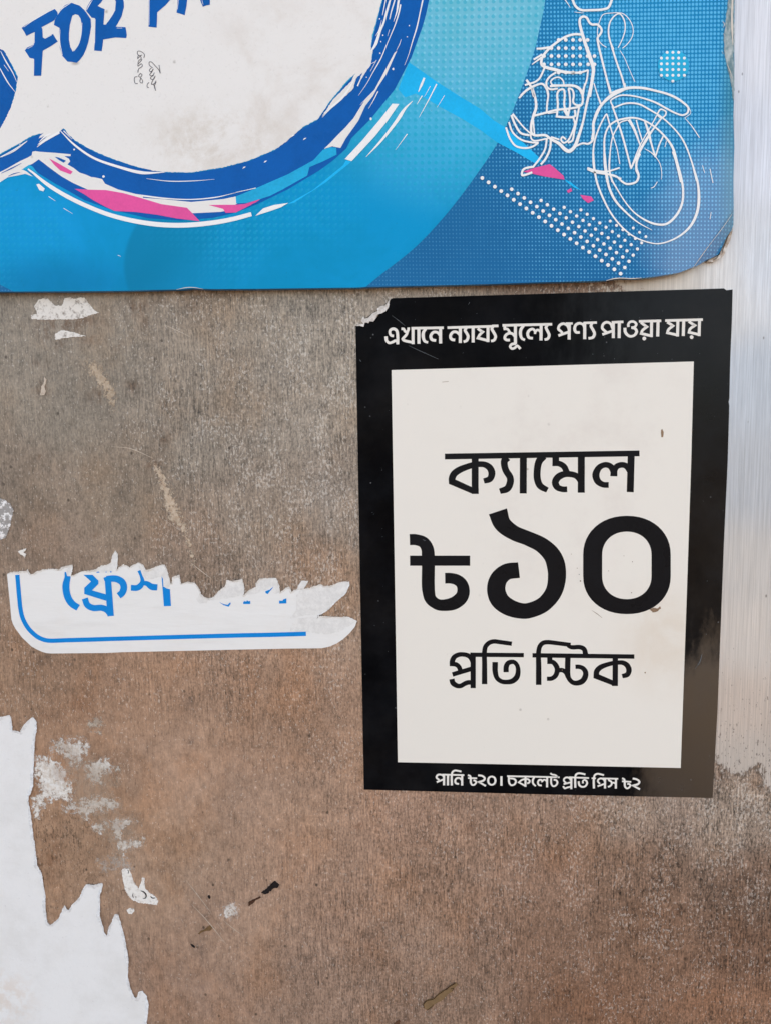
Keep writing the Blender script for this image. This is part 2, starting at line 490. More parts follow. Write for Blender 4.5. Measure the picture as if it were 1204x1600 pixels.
def make_wall():
    xs = np.concatenate([[-3.0, -1.0, -.6, -.4], np.arange(-.33, .2301, .0022), [.3, .5, .9, 1.47]])
    zs = np.concatenate([[0.0, .3, .6, .8, .9], np.arange(.95, 1.5801, .0022), [1.65, 1.8, 2.3, 3.2]])
    nx, nz = len(xs), len(zs)
    X, Z = np.meshgrid(xs, zs)
    X, Z = X.ravel(), Z.ravel()
    ph = photo_of(X, Z)
    ph = np.clip(ph, (-500, -500), (1650, 2200))
    vs = [(x, 0, z) for x, z in zip(X, Z)]
    faces = [(j*nx+i, j*nx+i+1, (j+1)*nx+i+1, (j+1)*nx+i) for j in range(nz-1) for i in range(nx-1)]
    # sides and back of the sheet
    T = .04
    b = len(vs)
    cx = [0, nx-1, nx*nz-1, nx*(nz-1)]
    vs += [(X[c], T, Z[c]) for c in cx]
    faces += [(b+3, b+2, b+1, b)]
    rim = list(range(0, nx)) , [j*nx+nx-1 for j in range(nz)], list(range(nx*(nz-1), nx*nz))[::-1], [j*nx for j in range(nz)][::-1]
    for k, r in enumerate(rim):
        faces.append(tuple(r) + (b + (k+1) % 4, b + k))
    me = bpy.data.meshes.new('metal_wall')
    me.from_pydata(vs, [], faces)
    n = len(vs)
    def idw(ctrl, cols, p=3.0):
        acc = np.zeros((len(ph), cols.shape[1])); wsum = np.zeros(len(ph))
        for c, v in zip(ctrl, cols):
            d2 = ((ph - np.array(c)) ** 2).sum(1) + 40.0**2
            w = d2 ** (-p / 2 - .5)
            acc += w[:, None] * v; wsum += w
        return acc / wsum[:, None]
    base = np.array([list(lin(*c[2])[:3]) + [c[3], c[4]] for c in CTRL])
    F = idw([(c[0], c[1]) for c in CTRL], base)
    B = idw([(c[0], c[1]) for c in CLEAN], np.array([lin(*c[2])[:3] for c in CLEAN]))
    cl = np.clip(inside_dist(ph, CLEAN_EDGE) / 9.0, -3, 3)
    # the bare strip fades into the film between the two sheets above the poster
    fade = np.clip((ph[:, 0] - 960) / 45.0, -2.2, 3)
    near = (ph[:, 1] > 380) & (ph[:, 1] < 500) & (ph[:, 0] < 1130)
    cl = np.where(near, np.minimum(fade, 3), cl)
    pits = np.clip((ph[:, 1] - 850) / 300, .12, 1) * 1.0 + .1
    def addf(name, a):
        at = me.attributes.new(name, 'FLOAT', 'POINT')
        full = np.zeros(n, np.float32); full[:len(a)] = a
        at.data.foreach_set('value', full)
    def addc(name, a):
        at = me.attributes.new(name, 'FLOAT_COLOR', 'POINT')
        full = np.ones((n, 4), np.float32) * .3; full[:len(a), :3] = a
        at.data.foreach_set('color', full.ravel())
    K = 1.05
    addc('tint', F[:, :3] * K); addc('bare_tint', B * K)
    def spots(L):
        a = np.zeros(len(ph))
        for x, y, rx, ry, k in L:
            a = np.maximum(a, k * np.exp(-((ph[:, 0] - x) / rx) ** 2 - ((ph[:, 1] - y) / ry) ** 2))
        return a
    addf('rust_shade', spots([(110,507,50,12,1), (130,500,30,10,.9), (72,515,16,20,.8), (92,535,14,10,.8), (140,530,20,8,.7), (66,566,14,6,.8), (66,608,14,12,.9), (215,478,18,16,1), (230,500,12,12,.6), (185,540,10,7,.9), (152,617,14,12,1), (208,602,12,12,.9), (258,632,10,6,.6), (242,726,12,10,1),
        (255,682,12,16,.9), (300,478,10,10,.9), (255,470,30,8,.5), (60,715,10,4,.8), (150,836,6,5,.7), (320,460,60,5,.8), (820,450,140,6,.9), (960,446,50,5,1), (560,458,60,4,.6), (120,1105,25,25,.5), (75,1115,8,8,.9), (560,1290,8,6,.7), (82,1340,20,40,.6), (740,1480,12,60,.35), (735,1290,8,10,.7),  # thin bands along the board's lower edge: rust with painted contact shade
        (1040,1420,60,80,.35), (920,1560,70,50,.35), (1130,1210,14,16,.8), (1180,1225,10,14,.6), (640,1570,8,30,.5), (135,1175,30,20,.3), (375,1200,60,40,.25), (450,1330,40,60,.25), (570,1480,30,40,.35)]))
    addf('soot', spots([(295,1098,8,12,.9), (298,1158,7,8,1), (293,1180,5,12,.7), (305,1305,5,6,1), (313,1350,3,14,.7), (322,1432,7,5,1), (316,1485,7,18,1), (316,1540,5,8,.8), (67,1030,14,12,.9), (70,1020,24,6,.6), (556,1265,5,5,.8), (576,1460,7,8,.7), (930,1440,90,60,.3), (1150,1390,80,60,.6), (180,640,10,40,.3), (195,770,14,30,.5), (185,800,10,20,.5)]))
    sm = lambda v, a, b: np.clip((v - a) / (b - a), 0, 1) ** 2 * (3 - 2 * np.clip((v - a) / (b - a), 0, 1))
    low = sm(ph[:, 1], 1020, 1180)
    gr = 1 - low * .62 * (1 - sm(ph[:, 0], 260, 640)) - (1 - low) * .35 * (1 - sm(ph[:, 0], 120, 420)) + low * .30 * sm(ph[:, 0], 800, 1000)
    addf('grain', gr * .86)
    addf('speck', F[:, 3]); addf('fleck', F[:, 4]); addf('clean', cl); addf('pits', pits)
    me.materials.append(wall_material())
    o = bpy.data.objects.new('metal_wall', me); C.objects.link(o)
    tag(o, 'weathered brushed metal wall with brown grime and a bare silver strip on the right', 'wall')
    return o
make_wall()

# crops of the photo used while tracing
A0 = crop(0, 0, 3.01); B0 = crop(0, 200, 3.01); C0 = crop(350, 0, 3.01); D0 = crop(350, 200, 3.01); E0 = crop(750, 0, 3.01)
F0 = crop(750, 200, 3.01); H0 = crop(0, 0, 8.027); I0 = crop(120, 0, 5.473); J0 = crop(0, 190, 8.027); K0 = crop(560, 0, 8.0)
V0 = crop(780, 0, 6.02); W0 = crop(780, 130, 6.02); X0 = crop(910, 130, 6.02); Y0 = crop(900, 240, 5.473); Z00 = crop(900, 0, 12.04)
N0 = crop(1040, 340, 7.34)

# ------------------------------------------------------------------ blue printed board
BF = 0.0070            # how far the board's face stands off the wall
def board_material():
    m = M('blue printed board')
    grad = m.noise(9, None, 3)
    d1 = m.dist2(1000, 60, 330, 330)
    base = m.mix(m.ramp(d1, .1, 1.15), lin(30, 134, 190), lin(30, 106, 160))
    base = m.mix(m.ramp(grad, .4, .65, 0, .45), base, lin(26, 98, 152))
    r = m.grid((5.62, -0.09), (-0.08, 6.46), (1095.6, 136.2))
    # dots swell towards the upper right
    rad = m.ramp(m.dist2(1030, 110, 330, 330), .1, 1.1, .37, .18)
    jit = m.noise(160, None, 2)
    rad = m.math('ADD', rad, m.ramp(jit, .3, .7, -.035, .035))
    dot = m.ramp(r, m.math('SUBTRACT', rad, .10), m.math('ADD', rad, .10), 1, 0)
    fadeL = m.ramp(m.dist2(1050, 190, 320, 420), .75, 1.1, 1, .35)
    dcol = m.mix(m.ramp(d1, .2, 1.1), lin(92, 186, 232), lin(92, 170, 216))
    col = m.mix(m.math('MULTIPLY', dot, fadeL), base, dcol)
    # scuffs and dust
    sc = m.noise(1.0, m.coords((150, 1, 500), rot=(0, .9, 0)), 4, .75)
    col = m.mix(m.ramp(sc, .66, .78, 0, .35), col, lin(150, 190, 215))
    du = m.noise(420, None, 3, .7)
    col = m.mix(m.ramp(du, .62, .8, 0, .3), col, lin(40, 70, 90))
    # greenish faded edge on the right
    eg = m.ramp(m.dist2(1150, 160, 40, 330), .4, 1.1, .5, 0)
    col = m.mix(eg, col, lin(70, 130, 140))
    m.set(Base_Color=col, Roughness=m.ramp(grad, .3, .7, .22, .34), Specular_IOR_Level=m.math('MULTIPLY', m.ramp(m.math('ADD', m.dist2(1110, 365, 120, 150), m.ramp(m.noise(40, m.coords(loc=(5, 0, 5)), 3), .3, .7, -.12, .12)), .5, 1.15, 1.0, .06), m.ramp(m.dist2(1200, 440, 98, 104), .97, 1.03, .06, 1)))
    bl = m.noise(60, None, 4); b2 = m.noise(1.0, m.coords((60, 1, 240), rot=(0, .8, 0)), 4, .7)
    m.bump(m.math('ADD', bl, m.math('MULTIPLY', b2, .5)), .0006, .35)
    return m.m

def disc_material():
    m = M('cyan print with dots')
    t = m.ramp(m.dist2(760, -20, 620, 560), .05, .95, 0, 1, False)
    c = m.mix(m.ramp(t, 0, .45), lin(120, 194, 218), lin(74, 182, 224))  # paler upper right: print fade with sky sheen painted in
    c = m.mix(m.ramp(t, .36, .72), c, lin(10, 150, 206))
    c = m.mix(m.ramp(m.dist2(60, 340, 230, 110), .2, 1.1, .6, 0), c, lin(20, 158, 226))
    c = m.mix(m.ramp(m.dist2(90, 450, 190, 60), .2, 1.1, .6, 0), c, lin(8, 122, 178))
    n = m.noise(16, None, 6, .68, .3)
    c = m.mix(m.ramp(n, .38, .62, 0, .9), c, m.mix(1.0, c, (.55, .90, .86, 1), 'MULTIPLY'))
    # teal overprint right of a curved line near the bottom
    te = m.dist2(345, 420, 152, 130)
    c = m.mix(m.math('MULTIPLY', m.ramp(te, .93, .98, .68, 0), m.ramp(m.dist2(200, 420, 260, 200), .1, 1.0, 1, 0)), c, lin(8, 122, 164))
    r = m.grid((10.8, -.2), (-.1, 11.35), (714, 49.8))
    dm = m.noise(7, m.coords(loc=(2, 0, 5)), 2)
    big = m.ramp(m.dist2(720, 60, 250, 260), .5, 1.0, 1, .28)
    big = m.math('MAXIMUM', m.ramp(m.dist2(700, 40, 230, 300), .75, 1.05, 1, 0), m.ramp(dm, .44, .62, .0, .5))
    dot = m.math('MULTIPLY', m.ramp(r, .2, .33, 1, 0), big)
    c = m.mix(m.math('MULTIPLY', dot, .72), c, m.mix(m.ramp(t, .2, .5), lin(66, 178, 206), lin(30, 168, 206)))
    r2 = m.grid((10.8, -.2), (-.1, 11.35), (717, 47))
    hl = m.math('MULTIPLY', m.math('MULTIPLY', m.ramp(r2, .1, .24, 1, 0), big), .55)
    c = m.mix(hl, c, m.mix(m.ramp(t, .2, .5), lin(140, 214, 234), lin(60, 178, 222)))
    du = m.noise(500, None, 3, .7)
    c = m.mix(m.ramp(du, .64, .8, 0, .35), c, lin(30, 80, 100))
    m.set(Base_Color=c, Roughness=m.ramp(n, .3, .7, .26, .38), Specular_IOR_Level=.05)
    m.bump(m.math('ADD', m.math('MULTIPLY', dot, .3), m.noise(60, None, 4)), .0005, .3)
    return m.m

def white_center_material():
    m = M('stained white print')
    c = lin(233, 231, 228)
    st = m.noise(34, None, 8, .78, .2)
    k = m.ramp(m.dist2(345, 225, 150, 75), .2, 1.1, 1, 0)
    c = m.mix(m.math('MULTIPLY', k, m.ramp(st, .38, .64, 0, .6)), c, lin(196, 184, 168))
    k2 = m.ramp(m.dist2(480, 120, 260, 200), .3, 1.1, 1, .1)
    c = m.mix(m.math('MULTIPLY', k2, m.ramp(m.noise(16, m.coords(loc=(4, 0, 1)), 6, .7, .4), .45, .7, 0, .5)), c, lin(206, 196, 186))
    sp = m.voro(60, m.coords(loc=(.1, 0, .3)))
    c = m.mix(m.math('MULTIPLY', m.ramp(sp.outputs['Distance'], .03, .09, .6, 0), m.ramp(st, .45, .6)), c, lin(120, 110, 100))
    spot = m.ramp(m.dist2(128, 109, 9, 5), .1, 1.0, .55, 0)
    c = m.mix(spot, c, lin(120, 112, 106))
    fn = m.noise(600, None, 3, .7)
    c = m.mix(m.ramp(fn, .55, .8, 0, .2), c, lin(170, 165, 158))
    m.set(Base_Color=c, Roughness=.4, Specular_IOR_Level=.1)
    m.bump(st, .0004, .2)
    return m.m

def make_board():
    root = bpy.data.objects.new('printed_board', None); C.objects.link(root)
    tag(root, 'blue printed board with cyan artwork and a white motorbike sketch, above the price poster', 'board')
    low = [(-480, 461), (0, 456), (120, 455.3), (200, 454.5), (285, 452.3), (300, 451), (330, 452), (400, 451.6), (440, 451), (560, 449.5), (571, 448.6), (660, 446.5), (760, 444), (850, 441), (930, 438.8), (946, 438), (955, 435.8), (968, 434.2), (985, 435), (1000, 434.4),
           (1020, 432.5), (1045, 428.5), (1060, 426), (1075, 420), (1092, 413.5), (1103, 406), (1112, 402.5), (1122, 397)]
    right = [(1127, 387), (1132, 375), (1137, 366), (1142, 360), (1145, 351), (1145.5, 330), (1145, 280), (1146.5, 230), (1145, 180), (1146, 150)]
    top = [(1146.5, 100), (1146, 60), (1147, 0), (1150, -620), (-480, -620)]
    loop = roughen(low, .25, 3, 1)[:-1] if False else low + right + top
    # crease: the corner beyond this line is bent back to the wall
    ca, cb = (1150, 318), (1072, 432)
    nx_, ny_ = (cb[1] - ca[1]), -(cb[0] - ca[0])
    ln = math.hypot(nx_, ny_); nx_, ny_ = nx_ / ln, ny_ / ln
    if (1140 - ca[0]) * nx_ + (420 - ca[1]) * ny_ < 0: nx_, ny_ = -nx_, -ny_
    def warp_at(px, py):
        d = (px - ca[0]) * nx_ + (py - ca[1]) * ny_
        if d > 0: return -min(.0040, d * .00011)
        # gentle lift of the sheet before the crease
        return .0018 * math.exp(-(d / 55.0) ** 2) - .0018 if False else 0.0
    # face with a clean cut along the crease
    def clip(poly, sgn):
        out = []
        n = len(poly)
        f = lambda p: sgn * ((p[0] - ca[0]) * nx_ + (p[1] - ca[1]) * ny_)
        for i in range(n):
            a, b = poly[i], poly[(i + 1) % n]
            fa, fb = f(a), f(b)
            if fa >= 0: out.append(a)
            if fa * fb < 0:
                t = fa / (fa - fb); out.append((a[0] + t * (b[0] - a[0]), a[1] + t * (b[1] - a[1])))
        return out
    bmat = board_material()
    def face_mesh(name, poly, w):
        return slab(name, poly, BF, BF - .0026, bmat, root, w)
    slab('board_sheet', clip(loop, -1), BF, BF - .0040, bmat, root)
    corner = slab('folded_corner', clip(loop, 1), BF, .0006, bmat, root, warp_at)
    tag(corner, 'bottom right corner bent back along a crease')
    # exposed fibreboard at the broken corner and worn right edge
    fm = M('torn cardboard edge')
    fn = m_ = fm.noise(500, None, 4, .7)
    fm.set(Base_Color=fm.mix(fm.ramp(fn, .35, .7), lin(168, 148, 130), lin(226, 220, 212)), Roughness=.85)
    fm.bump(fn, .0006, .6)
    te = slab('torn_edge', roughen(N0([(470,500),(520,468),(575,452),(612,425),(640,350),(690,215),(730,165),(762,120),(755,185),(722,285),(700,330),(668,420),(640,452),(560,498),(530,508)]), .4, 2, 3), .0030, .0002, fm.m, root)
    dm = M('dark split between layers'); dm.set(Base_Color=lin(92, 84, 74), Roughness=.9)
    fl = Flat(.00315)
    fl.stroke(N0([(735,160),(705,215),(680,280),(655,345),(640,410)]), [.7, 1.8, 2.4, 1.6, .8])
    fl.stroke(N0([(600,440),(570,470),(535,490)]), [.6, 1.2, .5])
    fl.build('layer_split', dm.m, te)
    gm = M('worn grey print edge')
    gn = gm.noise(260, gm.coords((1, 1, .5)), 5, .7)
    gm.set(Base_Color=gm.mix(gm.ramp(gn, .35, .68), lin(100, 130, 138), lin(186, 196, 196)), Roughness=.6)
    gm.bump(gn, .0008, .7)
    worn = [(1139, -20), (1136, 10), (1133, 30), (1132, 45), (1130, 60), (1131, 78), (1133, 92), (1136, 105), (1140, 122), (1143, 140), (1145, 158), (1146, 150), (1146.3, 120), (1145.5, 90), (1146.3, 60), (1146, 30), (1146.6, 0), (1147, -20)]
    slab('worn_edge', roughen(worn, .6, 3, 5), BF + .0003, BF - .0020, gm.m, root)
    cm = ink('bare white cardboard', (214, 206, 196), .7)
    fl = Flat(BF + .0006)
    fl.stroke([(1144, -10), (1142.5, 20), (1143.2, 50), (1144, 70)], [2.5, 2.2, 3.2, .8]); fl.cut()
    for q in ([(1128, 33), (1131, 38), (1129, 43)], [(1129, 52), (1132, 56)], [(1130, 78), (1134, 82)], [(1135, 100), (1140, 112), (1143, 122)], [(1129, 84), (1127, 80)]):
        fl.stroke(q, [.4, 1.2, .4]); fl.cut()
    fl.stroke([(1143, 334), (1128, 356), (1108, 382), (1090, 407), (1080, 421)], [.3, .7, .4, .9, .3]); fl.cut()
    fl.stroke([(946, 438.5), (957, 435.6), (969, 434.4), (984, 435.2), (1002, 434.2)], [.5, 1.5, 1.0, 1.3, .4]); fl.cut()
    fl.stroke([(276, 452.6), (290, 449.5), (303, 449.2), (318, 451.8)], [.3, 1.2, 1.0, .3]); fl.cut()
    fl.split('worn_chip', cm, root)

    lv = [BF + .00003]
    def nxt(s=.000024):
        lv[0] += s
        return lv[0]
    # cyan disc
    arc = [(840, -180), (851, -60), (850.7, 0), (843, 40), (835, 75), (825, 106), (803, 166), (790, 196), (775, 226), (750, 264), (709, 319.6), (686, 347), (659, 376), (637, 396), (616, 412.6), (596, 428), (571, 448.3)]
    arc = catmull(arc, 6)
    disc = arc + [(560, 449.2), (440, 450.7), (400, 451.2), (330, 451.6), (303, 450.3), (285, 451.9), (200, 454), (120, 454.9), (22, 455.5), (0, 444.5), (-40, 418), (-120, 338), (-190, 235)] + [(290 - 563 * math.cos(math.radians(a)), -60 - 563 * math.sin(math.radians(a))) for a in range(-25, 90, 6)] + [(290 + 555 * math.cos(math.radians(a)), -60 - 555 * math.sin(math.radians(a))) for a in range(88, 16, -6)]
    f = Flat(nxt()); f.poly(disc); d_o = f.build('cyan_disc', disc_material(), root)
    # bright light blue beam
    f = Flat(nxt())
    f.poly(C0([(868,293),(905,318),(1000,385),(1110,455),(1204,512)]) + E0([(60,565),(110,595),(190,660),(290,755),(262,772),(170,718),(75,668),(0,612)]) + C0([(1120,560),(1010,500),(960,470),(900,440),(850,458),(818,420)])); f.cut()
    f.poly(F0([(395,240),(425,256),(472,293),(440,280),(402,252)])); f.cut()
    f.poly(D0([(300,358),(420,290),(560,175),(574,152),(600,158),(480,255),(330,352)])); f.cut()
    f.split('light_beam', ink('bright cyan ink', (34, 182, 240), .3), root)
    # royal blue ring
    blue = ink('royal blue ink', (16, 92, 172), .3, .07)
    ring = [(0, 243), (8, 238), (25, 229), (50, 214), (69, 207.6), (75, 213), (80, 211), (90, 205), (96, 203), (99.7, 201.8), (106, 208.7), (117, 220), (133, 229.5), (150, 238.3), (176, 249), (216, 262), (259, 269.5), (299, 270.4), (349, 262.5), (390, 251.5), (429.7, 235), (473, 200),
            (496, 187.7), (516, 159.5), (540, 131), (556, 114.6), (552, 124), (568, 113), (579, 103), (582.6, 83), (579, 78), (582, 60), (589, 33), (597.5, 0), (600, -40),
            (676, -40), (669.6, 0), (665, 22), (659, 43), (642, 90), (616, 140), (579, 186), (549, 216), (541, 232), (520, 251), (499.5, 266), (449.7, 296), (400, 320), (365, 333), (332, 340.5), (282, 344.5), (232.6, 341), (176, 328), (133, 313), (107, 298), (87, 287), (61, 271), (47, 260), (30, 262), (0, 275), (-150, 340), (-140, 305)]
    f = Flat(nxt()); f.poly(roughen([p + (1,) for p in ring], 0))
    f.poly([(676, -40)] + [(300 + 376 * math.cos(math.radians(a)), -40 - 376 * math.sin(math.radians(a))) for a in range(6, 180, 6)] + [(-76, -40), (-92, 80), (-60, 190), (-20, 68), (0, -40)] + [(300 + 300 * math.cos(math.radians(a)), -40 - 300 * math.sin(math.radians(a))) for a in range(174, 0, -6)] + [(600, -40)])
    # lobe at the left edge
    f.poly(A0([(-180,190),(0,228),(20,238),(58,312),(74,350),(84,362),(78,395),(72,430),(50,510),(28,560),(0,607),(-60,690),(-300,880),(-420,700)]))
    ring_o = f.build('blue_ring', blue, root)
    # gap between the two bands: white part
    white = ink('white ink', (240, 240, 240), .35, .02)
    wc = white_center_material()
    f = Flat(nxt())
    f.poly([(0, 269), (10, 264), (32, 251.5), (44, 246), (50, 242.5), (51, 237), (56, 236), (62, 237), (75, 238), (87, 238.8), (100, 240), (111, 241), (110.5, 244), (101, 244), (108, 248), (110, 252), (106, 257), (115, 262), (124.6, 269.5), (135, 273), (143, 276.6),
            (148, 277), (160, 279.7), (164.5, 287), (185, 296), (212.6, 303), (223, 304.5), (224, 309), (259, 311.5), (299, 315.6), (349, 311), (368.5, 307), (371, 318), (352, 329.6), (345, 331), (305.6, 333), (282, 334), (240, 322), (200, 308), (160, 303), (137, 296), (114.6, 286), (97, 276), (79.7, 263.5), (61, 249), (51, 256), (45, 258.5),
            (36, 265), (42, 268), (52, 276), (40, 271.6), (12.5, 277), (0, 285), (-160, 348), (-150, 336)])
    # brush wedge between the bands on the right
    f.poly(C0([(470,700),(510,688),(548,696),(572,652),(632,568),(664,498),(700,452),(724,408),(762,350),(812,238),(800,248),(772,300),(738,366),(706,424),(668,462),(640,505),(610,555),(570,600),(530,640),(496,676)]))
    f.build('white_gap', wc, root)
    # cyan part of the gap
    f = Flat(nxt())
    f.poly(D0([(56,322),(130,292),(300,218),(420,152),(466,102),(500,90),(528,92),(530,125),(470,155),(402,184),(392,224),(345,250),(278,288),(215,320),(168,335),(110,352),(58,355)])); f.cut()
    f.poly(J0([(270,605),(370,540),(415,565),(440,600),(480,650),(470,655),(380,590),(350,600)])); f.cut()
    f.split('cyan_gap', ink('cyan gap ink', (38, 170, 218), .3, .1), root)
    # white centre
    f = Flat(nxt())
    f.poly(roughen([(0, 241), (8, 236), (25, 227.2), (50, 212.2), (69, 207.3), (62, 214), (61, 216.5), (78, 209.2), (60, 225), (59, 227.5), (90, 209), (97, 202.4), (99.2, 200.5), (101.5, 201.8), (107, 210), (117, 219.2), (133, 228.6), (150, 237.3), (176, 248), (216, 261.2), (240, 267), (259, 268.8), (299, 269.4), (349, 261.5), (390, 250.5), (429.7, 234), (449, 220), (473, 198.6),
            (496, 186.7), (508, 170), (515, 158.5), (540, 129), (555.5, 114), (549, 127), (530, 146), (520, 156), (503, 182), (520, 165), (540, 150), (552, 138), (557, 122), (566.5, 112.5), (560, 130), (568, 118), (579, 102), (582, 83), (583, 76), (589, 70), (591, 64), (579, 78.5), (581, 56), (588, 33), (596.5, 0), (600, -40)] + [(300 + 300 * math.cos(math.radians(a)), -40 - 300 * math.sin(math.radians(a))) for a in range(6, 180, 6)] + [(0, -40), (-8, 40), (0, 76), (7, 79.5), (20, 103), (28.5, 120), (25, 143), (17, 169), (9, 186), (0, 201.5), (-60, 250), (-140, 305), (-60, 270)], .55, 2.2, 77))
    wc_o = f.build('white_center', wc, root)
    # pink splashes
    f = Flat(nxt())
    f.poly(B0([(352,286),(420,290),(500,292),(580,306),(650,325),(760,358),(880,375),(905,400),(940,438),(830,425),(740,408),(640,395),(540,390),(500,372),(440,340),(398,312)])); f.cut()
    f.poly(B0([(232,143),(270,163),(343,205),(333,218),(285,200),(255,172)])); f.cut()
    f.poly(B0([(982,362),(1040,361),(1110,361),(1155,357),(1204,345),(1180,362),(1150,377),(1110,397),(1062,399),(1050,380)])); f.cut()
    f.poly(D0([(60,370),(115,352),(172,334),(150,350),(100,370)])); f.cut()
    f.poly(F0([(200,205),(260,185),(325,170),(345,185),(390,225),(394,243),(300,228)])); f.cut()
    f.poly(F0([(405,295),(425,282),(430,296),(412,306)])); f.cut(); f.poly(F0([(468,314),(520,322),(532,340),(505,353),(480,333)])); f.cut()
    f.split('pink_splash', ink('pink ink', (226, 88, 158), .35), root)
    # white brush strokes around the ring
    f = Flat(nxt())
    f.stroke([(44, 264), (52, 270), (73, 287), (100, 304), (133, 320.5), (176, 337), (232.6, 349), (282, 352), (332, 348), (365, 342), (393, 334.5)], [2.5, 6, 6.5, 6.5, 7, 7.5, 7.5, 7, 6.5])
    f.poly(D0([(148,413),(185,378),(235,362),(303,352),(270,372),(225,388)]))
    f.poly(C0([(568,748),(600,758),(650,705),(710,640),(770,565),(822,489),(790,487),(730,565),(650,660)]))
    S = lambda c, p, w: f.stroke(c(p), w)
    S(C0, [(668,738),(740,660),(810,570),(850,510),(885,475)], [.6, 3.2, 4.4, 5.5, .8])
    S(C0, [(912,432),(928,395),(940,366)], [1, 3.6, 3]); S(C0, [(915,552),(960,470),(998,395)], [.5, 1.4, 2])
    S(C0, [(805,705),(860,630)], [.4, 1.4]); S(C0, [(905,490),(930,450)], [.5, 1.8]); S(C0, [(1000,505),(1035,448)], [.4, .9]); S(C0, [(940,455),(968,405)], [.4, .9])
    S(K0, [(392,0),(350,150),(312,290),(270,385),(240,480),(205,570),(160,635)], [2.5, 3.2, 3, 3.2, 4, 4.6, 2.5])
    S(K0, [(338,0),(318,100),(300,190)], [1.6, 1.4, .8]); S(K0, [(450,0),(405,150),(385,240)], [2, 1.8, 1.2]); S(K0, [(492,0),(470,130)], [1.8, .6])
    S(K0, [(522,55),(500,160),(450,320),(400,440),(350,560),(280,730),(190,890),(100,1050),(0,1195)], [2.2, 2, 1.4, 1, 1.4, 1.6, 1, .8, .4])
    S(K0, [(505,0),(480,130),(435,270)], [1.6, 2.2, .6]); S(K0, [(225,750),(150,890)], [.8, .5]); S(K0, [(290,250),(260,370),(215,450)], [.4, 1.5, .5]); S(K0, [(385,370),(360,450)], [.8, .4])
    S(K0, [(798,0),(762,170),(725,340),(670,520),(620,690),(572,815)], [2.2, 1.6, 2, 1.6, .9, .5]); S(K0, [(530,490),(510,550),(470,630)], [.5, 1, .4])
    S(K0, [(245,1140),(190,1250),(125,1360)], [1.4, 1.2, .4]); S(K0, [(200,1130),(90,1240),(20,1310)], [1.2, 1, .4])
    for x, y, r in ((430,862,1.6), (630,320,.9), (605,460,.8), (155,1485,1.8), (305,440,1), (280,520,.9), (270,665,1), (100,965,.8), (265,235,.9)):
        q = K0([(x, y)])[0]; f.dot(q[0], q[1], r, 7, r * 1.3)
    S(C0, [(462,552),(500,510),(560,455),(615,370)], [.5, 3, 3.4, 1.5]); S(C0, [(628,405),(652,350)], [2.2, .8]); S(C0, [(690,300),(712,290)], [.5, 1])
    S(A0, [(282,612),(350,680),(440,742),(560,785),(670,812),(775,810)], [1, 3.2, 3.6, 4, 5, .8]); S(A0, [(300,615),(340,655)], [1.5, .6])
    S(A0, [(690,840),(800,852),(920,850),(1010,843)], [.4, 1.3, 1.2, .3]); S(B0, [(668,318),(780,331),(900,336),(1020,325),(1110,304)], [2.6, 2, 1.4, 1.8, .5]); S(B0, [(1110,303),(1204,282)], [.8, 1.2])
    S(A0, [(0,740),(60,708),(130,662)], [1, 1.6, .6]); S(A0, [(175,692),(215,660),(280,622)], [.6, 3.5, 3.8]); S(A0, [(185,668),(215,640),(240,628)], [.5, 2.5, 2.5])
    S(A0, [(4,240),(30,290),(60,340),(80,385)], [.8, 2, 1.5, .5]); S(A0, [(0,320),(40,390),(72,432)], [1.4, 1.8, .6]); S(A0, [(20,305),(42,335)], [.8, .5])
    for x, y, r in ((350,703,1.4), (488,830,2.0), (95,678,.8)):
        q = A0([(x, y)])[0]; f.dot(q[0], q[1], r, 8)
    for x, y in ((380,655),(195,762),(95,790),(325,640)):
        q = C0([(x, y)])[0]; S(lambda p: p, [(q[0]-2, q[1]+1), (q[0], q[1]-1), (q[0]+2.5, q[1]-2)], [.6, 2, .5])
    f.poly(B0([(172,265),(185,262),(212,285),(205,298),(186,292)])); S(B0, [(230,322),(262,343)], [1, .5]); S(B0, [(300,377),(342,403)], [.8, .4]); S(B0, [(555,598),(570,604)], [.9, .5])
    S(J0, [(20,445),(170,375),(340,250)], [.6, 1.6, .6])
    f.build('white_streak', white, root)
    # dark hairlines in the white gap
    f = Flat(nxt())
    f.stroke(J0([(20,648),(140,590),(272,522)]), [.6, 1.8, .5]); f.stroke(J0([(105,685),(180,652),(255,635)]), [.5, 1.4, .4])
    f.poly(J0([(690,440),(740,450),(830,490),(800,515),(740,480)])); f.stroke(J0([(360,625),(420,665)]), [.5, .9])
    f.build('blue_hairline', blue, root)

    # lettering: FOR PA
    f = Flat(nxt())
    f.poly(H0([(275,350),(320,315),(500,205),(690,112),(722,150),(728,178),(686,250),(672,262),(525,340),(535,370),(540,470),(565,482),(668,425),(700,480),(727,520),(640,580),(540,635),(530,780),(520,950),(428,950),(432,800),(425,735),(375,725),(340,670),(315,632),(345,595),(428,560),(440,400),(395,420),(335,450),(308,400)]))
    f.poly([H0([(724,185),(760,120),(820,65),(900,35),(1000,70),(1060,125),(1090,165),(1140,240),(1146,330),(1130,430),(1110,530),(1085,610),(1050,690),(1000,755),(965,787),(900,775),(850,772),(785,700),(755,600),(748,480),(748,400),(750,350),(680,312),(690,250)]),
            H0([(910,195),(945,178),(985,188),(1012,230),(1025,290),(1027,400),(1000,530),(965,600),(915,648),(885,590),(868,500),(868,420),(880,310)])])
